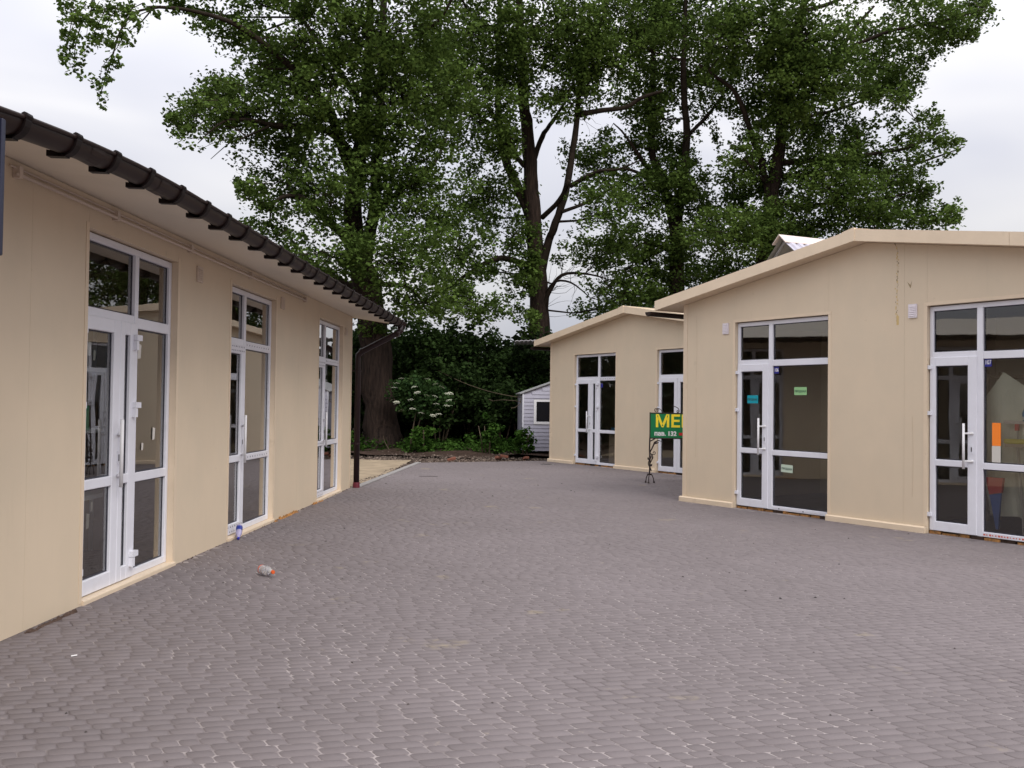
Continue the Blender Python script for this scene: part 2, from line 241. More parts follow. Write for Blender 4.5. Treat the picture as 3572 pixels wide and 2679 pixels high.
# tree limbs: points (x, y, z, radius); leafy regions: (x, y, z, half width, half height, density); gaps in the crowns
TREES=[[[[[-4.15,30.5,-0.09,0.809],[-4.22,30.5,0.29,0.638],[-4.33,30.5,1.15,0.562],[-4.53,30.5,3.05,0.533],[-4.72,30.5,4.67,0.495],[-4.97,30.5,5.82,0.452],[-5.24,30.5,6.67,0.371],[-5.33,30.5,7.34,0.314],[-5.37,30.5,8.3,0.286],[-5.27,30.5,9.27,0.257],[-5.12,30.5,10.42,0.219],[-5.02,30.5,11.68,0.181],[-4.94,30.5,13.13,0.152],[-4.93,30.5,15.07,0.124],[-4.97,30.5,17.98,0.086],[-4.94,30.5,21.89,0.029]],[[-5.05,30.5,5.81,0.248],[-4.8,30.71,7.39,0.221],[-4.71,30.93,8.31,0.203],[-4.72,31.14,9.44,0.185],[-4.66,31.36,11.47,0.157],[-4.62,31.57,13.54,0.128],[-4.64,31.79,16.15,0.109],[-4.43,32.0,19.82,0.04]],[[-5.31,30.5,8.88,0.219],[-5.8,29.94,10.35,0.178],[-6.14,29.38,11.18,0.156],[-7.03,28.81,12.09,0.121],[-7.98,28.25,12.78,0.097],[-8.73,27.69,13.11,0.078],[-9.73,27.12,13.2,0.055],[-10.39,26.56,13.04,0.05],[-10.57,26.0,12.8,0.024]],[[-10.39,26.56,13.04,0.037],[-11.06,26.36,12.78,0.033],[-11.38,26.16,12.15,0.029],[-11.55,25.96,11.16,0.02],[-11.77,25.76,10.06,0.012]],[[-10.98,26.36,12.78,0.029],[-11.88,26.51,12.96,0.025],[-12.61,26.66,12.76,0.021],[-12.96,26.81,12.05,0.017],[-13.07,26.96,11.34,0.008]],[[-10.7,26.51,12.85,0.025],[-10.97,26.56,12.57,0.017],[-11.28,26.61,12.37,0.008]],[[-5.24,30.5,9.65,0.162],[-6.19,30.0,10.5,0.122],[-7.76,29.5,10.49,0.092],[-8.36,29.0,10.5,0.063],[-9.11,28.5,10.29,0.036],[-9.73,28.0,9.46,0.013]],[[-7.81,29.0,10.32,0.041],[-8.58,28.87,9.9,0.032],[-8.99,28.73,9.68,0.018],[-9.52,28.6,9.14,0.009]],[[-8.38,28.5,9.82,0.027],[-8.99,28.7,10.21,0.018],[-9.77,28.9,9.99,0.009]],[[-5.42,30.5,6.96,0.171],[-6.24,30.0,7.62,0.131],[-6.88,29.5,8.16,0.101],[-7.4,29.0,8.04,0.063],[-7.71,28.5,7.47,0.027]],[[-4.99,30.5,6.01,0.124],[-4.35,30.17,5.49,0.094],[-3.46,29.83,5.37,0.065],[-2.86,29.5,4.78,0.028]],[[-5.15,30.5,5.33,0.114],[-6.12,31.0,5.87,0.087],[-7.12,31.5,6.52,0.059],[-8.05,32.0,7.6,0.025]],[[-4.75,30.71,7.78,0.115],[-3.88,31.38,8.91,0.098],[-2.97,32.04,9.79,0.07],[-2.43,32.71,11.1,0.031]],[[-4.46,30.5,12.56,0.114],[-3.48,29.83,13.37,0.084],[-2.41,29.17,13.95,0.046],[-1.83,28.5,14.76,0.027]],[[-5.06,30.5,11.39,0.114],[-6.38,31.17,13.37,0.097],[-7.54,31.83,15.02,0.07],[-8.44,32.5,16.74,0.03]]],[[-4.57,28.97,13.47,2.71,1.54,1],[-6.45,28.42,13.13,1.51,1.15,1],[-3.53,29.62,11.59,2.13,1.94,1],[-5.84,28.64,11.23,1.16,1.34,0.75],[-6.74,28.27,11.1,0.97,1.06,0.7],[-8.83,29.65,10.97,1.85,0.93,1],[-11.16,31.76,11.72,1.09,0.59,0.8],[-11.37,31.28,10.97,0.59,0.49,0.9],[-7.77,31.14,9.4,1.56,1.46,0.9],[-5.57,28.91,8.31,1.53,1.44,0.8],[-3.27,30.2,8.84,1.7,1.79,1],[-7.7,29.13,7.15,1.0,0.82,0.7],[-5.95,28.71,6.27,1.52,0.9,0.9],[-3.49,28.44,6.08,1.86,1.33,0.9],[-2.8,28.88,4.71,1.53,0.63,0.7],[-10.38,31.8,12.25,1.29,0.6,0.9],[-8.38,31.4,12.53,0.88,0.78,0.5],[-11.66,31.31,15.22,0.68,0.18,0.8],[-9.86,31.28,14.16,0.88,0.59,0.8],[-8.15,28.79,12.21,0.81,0.54,0.8],[-9.43,29.27,14.19,1.01,0.32,0.7],[-7.59,30.57,12.25,1.05,0.76,0.9],[-8.2,31.0,13.28,0.87,0.58,1],[-9.44,31.5,14.35,0.89,0.49,0.9],[-10.97,31.61,14.88,0.59,0.3,0.8],[-7.51,28.36,13.18,1.06,0.62,0.9],[-6.81,30.48,12.71,0.86,0.86,0.7],[-7.78,30.75,15.05,1.34,0.34,1],[-9.32,30.07,15.11,1.5,0.28,0.7],[-4.76,28.73,16.11,3.77,1.44,0.8],[-10.43,29.94,16.28,2.8,1.12,0.6],[-8.13,28.37,7.8,0.53,0.53,0.6],[-8.26,31.83,10.77,0.99,0.7,0.8],[-7.21,31.55,5.44,0.89,0.49,0.5],[-4.34,30.25,4.18,0.66,0.47,0.5],[-4.46,29.28,8.97,0.64,1.1,1.01],[-4.81,29.65,7.42,0.32,0.46,1.01],[-6.08,29.44,10.66,0.83,0.64,1.01],[-5.09,29.63,10.17,0.74,0.83,1.01]],[[[-12.31,26.02,12.87],[-12.58,25.75,12.29],[-12.58,25.54,11.55],[-12.46,25.25,10.96],[-12.02,24.95,10.47]],[[-11.47,25.43,12.51],[-11.59,25.02,11.68],[-11.81,24.78,10.87]],[[-10.79,25.71,12.75],[-11.02,25.51,12.13],[-11.05,25.25,11.34],[-11.35,24.97,10.67],[-11.39,24.85,9.72]],[[-12.61,25.22,12.55],[-11.87,24.93,12.11],[-11.24,24.76,11.97]],[[-9.9,25.3,12.54],[-10.54,25.13,12.14],[-10.78,24.8,11.68],[-10.84,24.59,11.2]],[[-12.07,26.01,12.98],[-12.1,25.75,12.38],[-12.06,25.53,11.64]],[[-11.3,25.94,12.88],[-11.47,25.62,12.25],[-11.63,25.38,11.67]],[[-12.33,25.2,12.54],[-12.0,24.87,12.01],[-12.13,24.75,11.56]],[[-10.74,26.17,12.99],[-11.1,25.87,12.61],[-11.5,25.67,12.51]],[[-8.15,28.9,10.47],[-9.35,28.71,10.3],[-10.39,28.59,9.89],[-10.65,28.31,10.25]],[[-8.74,28.48,9.79],[-9.4,28.34,9.56],[-9.64,28.02,9.29]],[[-7.1,28.56,6.95],[-7.62,28.21,6.44],[-8.07,27.94,6.65]],[[-8.48,25.99,10.14],[-9.03,25.68,10.03],[-9.27,25.48,9.71]],[[-7.76,28.59,8.39],[-8.27,28.22,8.29],[-8.44,27.9,7.86]],[[-8.23,27.6,11.11],[-8.95,27.37,11.2],[-9.41,27.25,10.71]],[[-7.39,31.47,5.53],[-8.11,31.21,5.39],[-8.31,30.92,4.96]],[[-8.03,31.6,6.53],[-8.71,31.23,6.17]]]],[[[[1.2,36.0,-0.54,0.674],[1.17,36.0,0.81,0.495],[1.12,36.0,2.83,0.427],[1.07,36.0,4.52,0.399],[0.99,36.0,6.21,0.371],[0.86,36.0,7.56,0.337],[0.69,36.0,9.6,0.303],[0.62,36.0,10.74,0.281],[0.46,36.0,12.44,0.247],[0.3,36.0,13.8,0.197],[0.16,36.0,15.86,0.163],[0.08,36.0,17.57,0.14],[-0.01,36.0,20.44,0.101],[-0.12,36.0,24.47,0.028]],[[0.85,36.0,8.47,0.225],[0.06,36.29,10.34,0.193],[-0.36,36.57,11.33,0.171],[-0.66,36.86,12.92,0.15],[-0.71,37.14,14.18,0.128],[-0.7,37.43,17.0,0.111],[-0.69,37.71,18.92,0.094],[-0.57,38.0,22.69,0.03]],[[-0.66,36.86,12.92,0.104],[-1.13,36.53,13.44,0.08],[-1.57,36.19,13.56,0.051],[-2.12,35.86,13.38,0.022]],[[1.07,36.0,6.66,0.191],[1.38,35.78,8.02,0.162],[1.53,35.56,8.39,0.155],[1.91,35.33,9.54,0.143],[2.1,35.11,10.53,0.132],[2.33,34.89,12.24,0.114],[2.51,34.67,14.46,0.092],[3.19,34.44,16.04,0.065],[3.47,34.22,17.48,0.064],[3.79,34.0,20.52,0.021]],[[1.09,36.0,8.93,0.112],[1.72,35.25,9.45,0.088],[2.06,34.5,10.05,0.075]],[[2.44,34.89,12.68,0.12],[3.29,34.64,12.78,0.097],[4.13,34.39,12.82,0.086],[4.74,34.14,13.12,0.075],[5.45,33.89,13.28,0.042]],[[0.75,36.0,11.19,0.112],[1.06,36.33,12.2,0.102],[1.53,36.67,13.0,0.08],[2.23,37.0,14.17,0.035]],[[0.39,36.0,10.96,0.101],[-0.41,35.5,11.72,0.089],[-1.07,35.0,12.45,0.044]],[[0.33,36.0,15.86,0.112],[-0.91,35.33,16.14,0.088],[-1.77,34.67,16.4,0.054],[-2.18,34.0,17.09,0.032]],[[1.08,36.0,4.97,0.112],[1.39,35.62,5.94,0.089],[1.87,35.25,6.57,0.066],[2.72,34.88,6.58,0.044],[3.45,34.5,6.37,0.022]],[[1.11,36.0,5.31,0.067],[1.5,35.5,6.26,0.05],[2.19,35.0,6.26,0.038],[2.92,34.5,5.61,0.016]],[[0.89,36.0,6.89,0.146],[-0.46,35.33,7.22,0.11],[-1.64,34.67,6.55,0.076],[-2.45,34.0,5.8,0.032]],[[2.11,34.5,9.83,0.097],[3.04,34.0,10.26,0.074],[3.83,33.5,10.25,0.042],[4.5,33.0,10.44,0.021]],[[1.84,35.25,9.01,0.077],[2.98,35.75,9.57,0.067],[4.15,36.25,10.39,0.034]]],[[-1.74,34.35,15.51,2.47,1.93,1],[-1.46,33.74,12.27,1.9,1.69,0.9],[1.36,33.73,15.51,2.32,1.79,1],[1.73,34.19,13.32,1.6,1.17,0.7],[-1.07,36.27,9.87,1.7,1.36,0.9],[-2.05,34.11,7.22,1.49,1.7,0.9],[-1.79,33.67,5.24,1.79,0.84,1],[-0.03,35.51,8.03,1.22,1.11,0.7],[0.42,34.52,6.45,0.65,0.97,0.8],[3.24,37.59,11.65,1.53,1.17,0.8],[3.37,34.0,8.76,1.38,1.27,0.9],[3.0,35.67,7.54,1.34,0.78,0.8],[-0.57,36.67,14.83,1.14,1.26,0.8],[4.3,35.18,5.7,1.43,0.77,1],[-3.54,37.55,15.23,1.76,1.88,0.9],[0.84,35.46,19.6,4.65,1.66,0.8],[3.26,34.49,14.2,1.29,1.18,0.8],[2.65,35.18,15.34,1.32,1.1,0.7],[-0.18,33.65,11.4,0.53,1.05,0.5],[0.56,35.23,5.11,0.55,0.66,0.7],[3.87,34.52,7.57,0.86,0.97,0.8],[-0.59,37.15,6.92,0.7,0.7,0.6],[3.47,36.91,5.43,1.27,0.46,0.9],[4.55,35.54,6.98,0.67,0.89,0.6],[0.53,34.62,6.79,0.65,0.76,1.01],[2.73,34.75,14.51,0.87,0.98,1.01],[-0.4,34.75,11.5,0.65,1.3,1.01],[0.66,34.35,4.59,0.32,0.54,0.7]],[[[2.39,34.83,6.62],[3.15,34.7,6.18],[3.55,34.31,5.59]],[[-1.57,36.1,13.53],[-2.24,36.03,13.21],[-2.66,35.7,12.54]],[[4.05,36.35,10.87],[4.57,35.98,10.33],[4.45,35.83,9.61]],[[1.67,35.81,7.32],[2.1,35.59,6.95]],[[-0.34,35.38,6.56],[0.11,35.08,5.75],[0.01,34.75,5.06]]]],[[[[6.68,37.0,-0.53,0.462],[6.65,37.0,2.93,0.335],[6.61,37.0,6.41,0.3],[6.6,37.0,8.01,0.271],[6.55,37.0,8.67,0.254]],[[6.56,37.0,8.5,0.219],[6.3,37.12,9.69,0.197],[6.09,37.25,10.38,0.186],[5.8,37.38,11.38,0.163],[5.6,37.5,12.13,0.152],[5.63,37.62,14.56,0.129],[5.71,37.75,17.22,0.094],[5.81,37.88,19.08,0.071],[5.92,38.0,22.77,0.024]],[[6.58,37.0,8.62,0.219],[6.63,36.83,9.52,0.195],[6.79,36.67,10.98,0.172],[6.86,36.5,12.51,0.154],[6.68,36.33,14.74,0.125],[6.7,36.17,17.15,0.09],[6.75,36.0,21.1,0.028]],[[6.09,37.25,10.38,0.116],[5.12,36.75,11.45,0.092],[4.36,36.25,12.33,0.045],[3.85,35.75,12.63,0.022]],[[6.2,37.25,10.18,0.105],[4.9,36.75,10.98,0.069],[4.03,36.25,10.96,0.034]],[[5.92,37.38,11.15,0.093],[5.13,37.63,11.09,0.07],[4.46,37.88,10.78,0.03]],[[6.59,37.0,7.57,0.104],[5.95,36.67,7.97,0.08],[5.1,36.33,8.02,0.045],[4.49,36.0,7.61,0.022]],[[6.8,36.5,12.32,0.091],[7.82,37.0,13.42,0.069],[8.74,37.5,14.77,0.029]]],[[4.44,35.36,15.88,2.1,1.88,1],[6.69,38.08,17.61,2.5,2.02,1],[5.66,38.19,14.61,1.55,1.55,0.8],[5.94,38.29,12.35,0.96,1.43,0.9],[5.13,35.88,9.63,1.34,1.23,0.9],[5.22,37.19,7.82,1.74,1.28,1],[7.21,37.78,6.75,2.0,1.06,1],[7.87,37.13,9.71,1.16,2.09,1],[7.63,37.84,15.12,1.54,1.65,0.8],[5.85,36.66,5.9,1.95,0.57,1],[6.16,37.18,20.54,2.9,1.74,0.8],[7.19,37.31,11.62,0.7,1.51,0.8],[6.2,35.6,10.14,0.67,0.89,0.8],[4.85,38.28,12.58,0.84,0.6,0.5],[6.51,38.42,4.9,2.4,0.72,0.8],[6.6,35.64,10.27,0.67,1.22,1.01],[5.85,36.18,10.62,0.68,0.9,1.01],[5.43,36.18,13.13,0.68,1.24,1.01],[6.41,36.0,7.86,0.79,0.79,1.01]],[[[3.84,35.66,12.6],[3.5,35.58,12.01],[3.25,35.18,11.23]],[[7.84,37.09,13.45],[8.12,36.78,12.89],[7.93,36.41,12.08]],[[4.45,37.81,10.77],[3.97,37.66,10.13]],[[8.21,37.01,8.06],[8.63,36.8,7.56],[8.35,36.59,6.84]]]],[[[[9.52,35.0,-0.38,0.492],[9.54,35.0,4.0,0.361],[9.57,35.0,6.74,0.306],[9.65,35.0,7.71,0.273],[9.96,35.0,10.25,0.24],[10.2,35.0,12.15,0.219],[10.32,35.0,14.07,0.197],[10.68,35.0,15.59,0.175],[10.88,35.0,16.63,0.153],[11.06,35.0,17.27,0.131],[11.31,35.0,20.06,0.087],[11.51,35.0,23.98,0.027]],[[9.84,35.0,9.27,0.153],[9.37,34.75,10.97,0.13],[9.01,34.5,11.67,0.118],[8.63,34.25,12.56,0.102],[8.13,34.0,13.37,0.085],[7.44,33.75,13.77,0.063],[6.72,33.5,14.16,0.031]],[[10.32,35.0,13.92,0.12],[10.23,35.5,15.66,0.1],[10.2,36.0,17.7,0.084],[10.19,36.5,20.24,0.034]],[[10.36,35.0,13.59,0.153],[10.95,34.6,14.12,0.13],[11.51,34.2,14.53,0.117],[12.04,33.8,14.9,0.095],[12.39,33.4,15.51,0.063],[12.97,33.0,16.19,0.041]],[[11.7,33.8,14.65,0.074],[12.64,33.5,15.02,0.068],[13.63,33.2,15.35,0.057],[14.69,32.9,15.49,0.046],[15.74,32.6,15.61,0.036],[16.46,32.3,15.78,0.015]],[[10.1,35.0,10.93,0.131],[11.23,34.58,10.95,0.108],[12.5,34.17,10.94,0.085],[13.6,33.75,11.07,0.068],[14.29,33.33,11.1,0.057],[14.92,32.92,11.38,0.036],[15.34,32.5,11.53,0.015]],[[9.99,35.0,10.43,0.12],[11.69,35.3,10.59,0.099],[13.35,35.6,10.74,0.078],[14.76,35.9,10.91,0.067],[16.3,36.2,11.44,0.045],[17.97,36.5,12.09,0.017]],[[9.83,35.0,9.49,0.109],[10.96,34.75,9.23,0.087],[12.51,34.5,9.42,0.065],[14.03,34.25,9.49,0.043],[15.42,34.0,9.88,0.016]],[[9.73,35.0,8.39,0.12],[8.99,34.67,7.99,0.087],[8.04,34.33,7.7,0.054],[7.22,34.0,7.1,0.021]],[[10.42,35.0,12.59,0.076],[11.74,35.5,12.99,0.066],[13.15,36.0,13.51,0.051],[14.7,36.5,14.27,0.023]],[[11.0,35.0,16.82,0.098],[12.45,36.0,17.61,0.079],[13.96,37.0,18.66,0.035]]],[[8.4,33.4,15.56,2.29,1.67,1],[10.33,32.51,15.02,1.93,1.62,1],[9.6,36.28,14.02,1.59,1.59,0.9],[11.06,32.55,13.29,2.13,1.22,1],[14.31,36.09,15.61,2.14,1.24,0.9],[14.83,32.98,15.52,1.85,0.72,1],[17.8,35.82,17.14,1.01,0.5,0.8],[18.31,35.71,17.5,0.56,0.28,0.8],[11.83,36.1,12.73,2.03,1.24,0.9],[13.35,34.76,13.77,1.63,0.65,0.9],[10.25,36.1,10.43,2.14,1.58,1],[11.87,33.33,9.57,1.98,1.14,0.9],[14.55,35.25,10.39,1.54,0.99,0.8],[14.92,33.86,11.44,0.85,0.53,0.7],[16.39,36.16,12.91,0.56,0.56,0.7],[16.95,35.67,12.1,0.56,0.33,0.7],[13.46,34.43,8.65,2.26,0.64,0.95],[15.94,34.66,8.73,0.97,0.38,0.8],[15.71,32.61,8.63,0.31,0.36,0.7],[7.85,32.64,7.92,1.73,0.92,1],[9.94,34.94,8.05,1.75,0.65,1],[11.54,34.5,8.43,1.62,0.65,0.9],[15.07,36.05,18.12,2.25,0.45,0.9],[10.43,34.99,19.71,4.37,1.64,0.8],[13.74,33.07,12.77,1.14,0.41,0.6],[14.65,33.99,13.95,0.85,0.42,0.6],[16.71,35.65,15.92,0.67,0.45,0.5],[12.55,34.64,11.42,1.08,0.65,0.7],[8.22,32.54,10.37,0.71,1.02,0.7],[7.98,35.93,6.85,1.46,0.56,1],[15.15,35.89,9.53,1.34,0.45,0.8],[16.23,32.85,15.02,0.41,0.26,0.4],[15.64,34.73,9.83,0.65,0.33,0.6],[12.77,34.06,11.8,0.64,0.64,0.6],[9.61,35.73,6.28,2.23,1.34,0.8],[11.31,33.78,6.48,2.32,1.16,0.8],[13.5,33.46,6.67,2.19,1.15,0.7],[10.48,34.5,4.51,2.69,1.08,0.8],[17.23,36.46,7.04,1.82,1.25,0.6],[10.02,33.66,12.39,0.95,1.16,1.01],[9.47,33.67,8.24,0.95,0.95,1.01],[10.26,33.97,14.64,0.85,0.95,1.01],[9.04,34.13,11.66,0.53,0.96,1.01],[11.75,33.91,10.77,1.27,0.74,1.01]],[[[13.39,33.74,10.96],[14.4,33.57,11.67],[14.68,33.31,12.33],[14.86,32.91,12.52]],[[13.68,33.41,11.09],[14.55,33.02,11.2],[14.97,32.79,11.45],[15.52,32.65,11.6]],[[13.39,33.73,10.27],[14.27,33.56,10.18],[14.94,33.18,10.41],[15.62,33.07,10.76],[16.17,32.69,11.07]],[[13.02,34.43,8.76],[14.57,34.25,8.9],[15.62,33.97,9.07],[16.37,33.76,9.3]],[[14.82,34.08,8.6],[15.86,33.79,8.61],[16.41,33.4,8.78]],[[14.72,32.26,15.17],[15.53,32.06,14.9],[16.21,31.8,14.95]],[[15.52,36.54,15.11],[16.42,36.25,15.81],[16.66,35.92,16.37]],[[13.37,33.7,11.91],[14.05,33.57,12.2],[14.22,33.22,12.72]],[[14.08,36.05,12.97],[14.78,35.85,13.37],[14.98,35.53,13.83]],[[14.58,34.04,9.98],[15.31,33.77,9.72],[15.7,33.46,9.96]],[[13.89,33.41,10.67],[14.37,33.07,10.58],[15.13,32.91,10.97]],[[15.63,32.26,15.6],[16.37,32.12,15.55],[16.54,31.86,15.79]],[[13.38,36.02,12.95],[14.18,35.74,12.65]],[[14.0,34.18,9.47],[15.02,34.05,9.46],[15.5,33.72,9.92]],[[14.44,32.53,11.26],[14.69,32.18,11.67],[14.77,31.92,11.89]],[[6.71,33.43,14.14],[7.13,33.31,13.29],[7.57,32.94,12.86]],[[8.29,34.58,11.56],[7.78,34.22,10.92],[7.52,34.02,10.32]],[[15.72,36.47,14.5],[16.21,36.27,14.9],[16.16,35.92,15.34]]]]]
GAPS=[[1.76,34.0,9.81,0.45,1.38],[2.1,34.0,8.53,0.42,0.64],[1.46,34.0,8.2,0.27,0.64],[1.42,34.0,11.63,0.32,0.48],[3.53,34.0,13.92,0.42,0.53],[-1.07,34.0,5.82,0.42,0.42],[3.17,34.0,8.12,0.32,0.42],[7.83,34.0,11.61,0.64,0.74],[7.2,34.0,10.74,0.32,0.42],[1.81,34.0,5.86,0.74,0.64],[-0.56,34.0,8.18,0.32,0.42],[-6.4,34.0,13.04,0.32,0.53],[8.16,34.0,10.11,0.27,0.32],[-0.32,34.0,5.94,0.32,0.42],[-5.94,34.0,11.22,0.27,0.32],[7.12,34.0,6.56,0.32,0.21],[-1.63,34.0,8.27,0.32,0.21],[-7.34,34.0,11.95,0.42,0.27],[4.12,34.0,8.56,0.32,0.32],[3.97,34.0,13.06,0.37,0.32],[2.22,34.0,6.82,0.53,0.32],[0.96,34.0,5.31,0.08,0.08],[-4.92,34.0,7.48,0.27,0.42],[-1.45,34.0,10.63,0.27,0.21],[8.47,34.0,12.15,0.27,0.32],[-7.47,34.0,13.35,0.64,0.42],[12.74,34.0,12.31,0.37,0.21]]
FLOWERS = [(-3.6, 28.7, 2.19), (-3.69, 28.7, 2.05), (-3.45, 28.7, 2.34), (-3.17, 28.7, 2.34), (-2.64, 28.7, 2.33), (-2.39, 28.7, 2.18), (-2.2, 28.7, 2.09), (-2.65, 28.7, 1.82), (-2.4, 28.7, 1.8), (-2.01, 28.7, 1.88), (-1.91, 28.7, 1.9), (-2.95, 28.7, 1.91), (-3.05, 28.7, 2.08), (-3.16, 28.7, 1.68), (-3.59, 28.7, 1.6), (-3.72, 28.7, 1.66), (-2.36, 28.7, 1.56), (-2.02, 28.7, 1.51), (-1.93, 28.7, 1.51), (-1.95, 28.7, 1.68), (-3.45, 28.7, 1.34), (-3.26, 28.7, 1.34), (-3.1, 28.7, 1.4), (-2.83, 28.7, 1.27), (-2.34, 28.7, 1.37), (-2.28, 28.7, 1.24), (-2.45, 28.7, 1.2)]
# ---------------------------------------------------------------- ground
def flat(name, pts, z, m, kind='structure', parent=None):
    mb = MB(); mb.quad(*[(x, y, z) for x, y in pts]); o = mb.build(name, m, parent); tag(o, kind=kind); return o
flat('ground', [(-400, -400), (400, -400), (400, 400), (-400, 400)], -.06, M['soil'])
# courtyard paving: a bed of jointing sand with the stones laid on it
EDGE = [(-3.9, -8), (20, -8), (20, 33.9), (.87, 25.9), (-2.52, 24.43), (-2.83, 19.1), (-2.95, 17.1), (-3.9, 17.1)]
pave = flat('pavement', EDGE, -.0020, M['bed'])
def hx(th, d, k, s0, ang=None):
    t = np.array([math.sin(th), math.cos(th)]); n = np.array([math.cos(th), -math.sin(th)]) * k; return n * d + t * s0
LO = hx(.0314, 3.5233, -1, 0); LR = math.atan2(math.cos(.0314), math.sin(.0314))
AO = hx(-.5943, 11.0735, 1, 11.22); AR = math.atan2(-math.cos(-.5943), -math.sin(-.5943))
BO = hx(-.5672, 14.694, 1, 21.08); BR = math.atan2(-math.cos(-.5672), -math.sin(-.5672))
def to_local(o, r, x, y): dx, dy = x - o[0], y - o[1]; return dx * math.cos(r) + dy * math.sin(r), -dx * math.sin(r) + dy * math.cos(r)
def laid(x, y):
    if y < 1.4 or abs(x) > .557 * y + 2.4: return False
    lx, ly = to_local(LO, LR, x, y)
    if ly > -.035 and lx < 17.05: return False
    for o, r in ((AO, AR), (BO, BR)):
        ax, ay = to_local(o, r, x, y)
        if ay > -.10 and -.12 < ax < 7.4: return False
        if ay > 3 and ax > -.1: return False
    if x > 12.5: return False
    if y > 17.05:
        ex = -2.83 + (y - 19.1) * .0582 if y > 19.1 else -2.95 + (y - 17.1) * .06
        if x < ex + .14: return False
    if y > 24.43 + (x + 2.52) * .4336: return False
    return True
AX = math.radians(76.3); EX = np.array([math.sin(AX), math.cos(AX)]); EY = np.array([-EX[1], EX[0]])
PITCHR, SH = .0785, -.31
def paver_outline(l, w, c):
    a, b = l / 2, w / 2
    p = [(-a + c, -b), (a - c, -b), (a, -b + c), (a, b - c), (a - c, b), (-a + c, b), (-a, b - c), (-a, -b + c)]
    return [(x + SH * y, y) for x, y in p]
def paver_geo(l, w, c, near):
    out = paver_outline(l, w, c); k = 1 - .0022 / l, 1 - .0022 / w
    top = [(x * k[0], y * k[1]) for x, y in out]
    v = [(x, y, 0) for x, y in top] + [(x, y, -.0011) for x, y in out] + [(x, y, -.03) for x, y in out]
    f = [tuple(range(8))]
    for i in range(8):
        j = (i + 1) % 8; f.append((8 + i, 8 + j, j, i)); f.append((16 + i, 16 + j, 8 + j, 8 + i))
    return v, f
pieces = []
rows = range(int(-14 / PITCHR), int(36 / PITCHR))
for r in rows:
    v0 = r * PITCHR; u = -22 + random.random() * .15
    while u < 34:
        l = random.choice((.085, .115, .115, .115, .15, .15, .17)); uc = u + l / 2; p = EX * uc + EY * v0
        u += l + .005 + random.random() * .006
        if 1.3 < p[1] < 31 and laid(p[0], p[1]): pieces.append((p[0], p[1], l))
pieces.sort(key=lambda q: q[0] ** 2 + q[1] ** 2)
near = [q for q in pieces if abs(q[0]) < .557 * q[1] + .02 and q[1] > 2.86][:300]; nset = set(near)
pm = {}
for l in (.085, .115, .15, .17):
    v, f = paver_geo(l - .001, PITCHR - .0024, .0128, True); me = bpy.data.meshes.new('paver'); me.from_pydata(v, [], f); me.materials.append(M['paver']); pm[l] = me
for x, y, l in near:
    place(pm[l], 'paver', pave, (x, y, random.uniform(-.001, .001)), (random.gauss(0, .006), random.gauss(0, .006), math.pi / 2 - AX + random.gauss(0, .012)))
# the stones further off, joined
VV, FF, TT = [], [], []; off = 0
ca, sa = math.cos(math.pi / 2 - AX), math.sin(math.pi / 2 - AX)
base = {l: np.array(paver_geo(l - .001, PITCHR - .0024, .0128, True)[0]) for l in pm}; far_q = [q for q in pieces if q not in nset]
for x, y, l in far_q:
    b = base[l]; t1, t2 = random.gauss(0, .004), random.gauss(0, .004); dz = random.uniform(-.0007, .0007)
    zz = b[:, 2] + b[:, 0] * t1 + b[:, 1] * t2 + dz
    VV.append(np.stack([x + b[:, 0] * ca - b[:, 1] * sa, y + b[:, 0] * sa + b[:, 1] * ca, zz], 1))
VV = np.concatenate(VV); nP = len(far_q)
def poly_mesh(name, verts, counts, idx, mats, tone=None, mi=None):
    me = bpy.data.meshes.new(name); me.vertices.add(len(verts)); me.vertices.foreach_set('co', np.ascontiguousarray(verts, np.float32).ravel())
    me.loops.add(len(idx)); me.loops.foreach_set('vertex_index', np.ascontiguousarray(idx, np.int32))
    me.polygons.add(len(counts)); st = np.concatenate([[0], np.cumsum(counts)[:-1]]).astype(np.int32); me.polygons.foreach_set('loop_start', st)
    for q in (mats if isinstance(mats, (list, tuple)) else [mats]): me.materials.append(q)
    if mi is not None: me.polygons.foreach_set('material_index', np.ascontiguousarray(mi, np.int32))
    if tone is not None:
        a = me.attributes.new('tone', 'FLOAT', 'FACE'); a.data.foreach_set('value', np.ascontiguousarray(tone, np.float32))
    me.update(calc_edges=True); me.validate(); return me
pf = paver_geo(.1, .07, .013, True)[1]; one = np.concatenate([np.array(q) for q in pf]); cnt = np.array([len(q) for q in pf])
idx = (one[None, :] + (np.arange(nP) * 24)[:, None]).ravel(); counts = np.tile(cnt, nP)
fld = place(poly_mesh('paver_field', VV, counts, idx, M['paverf'], np.repeat(RNG.random(nP), len(cnt))), 'paver_field', pave); tag(fld, kind='stuff')
print('pavers', nP + len(near))
# kerb along the left edge beyond the building, sand, litter
kb = MB()
for i in range(9):
    y0 = 17.15 + i * .82; y1 = y0 + .805
    x0, x1 = (-2.83 + (q - 19.1) * .0582 for q in (y0, y1))
    kb.quad((x0 - .02, y0, .012), (x0 + .12, y0, .012), (x1 + .12, y1, .012), (x1 - .02, y1, .012))
    kb.quad((x0 - .02, y0, -.06), (x0 - .02, y0, .012), (x1 - .02, y1, .012), (x1 - .02, y1, -.06)); kb.quad((x0 + .12, y0, .012), (x0 + .12, y0, -.02), (x1 + .12, y1, -.02), (x1 + .12, y1, .012))
    kb.quad((x0 - .02, y0, -.02), (x0 + .12, y0, -.02), (x0 + .12, y0, .012), (x0 - .02, y0, .012)); kb.quad((x1 - .02, y1, -.02), (x1 - .02, y1, .012), (x1 + .12, y1, .012), (x1 + .12, y1, -.02))
tag(kb.build('kerb', M['kerb']), kind='structure')
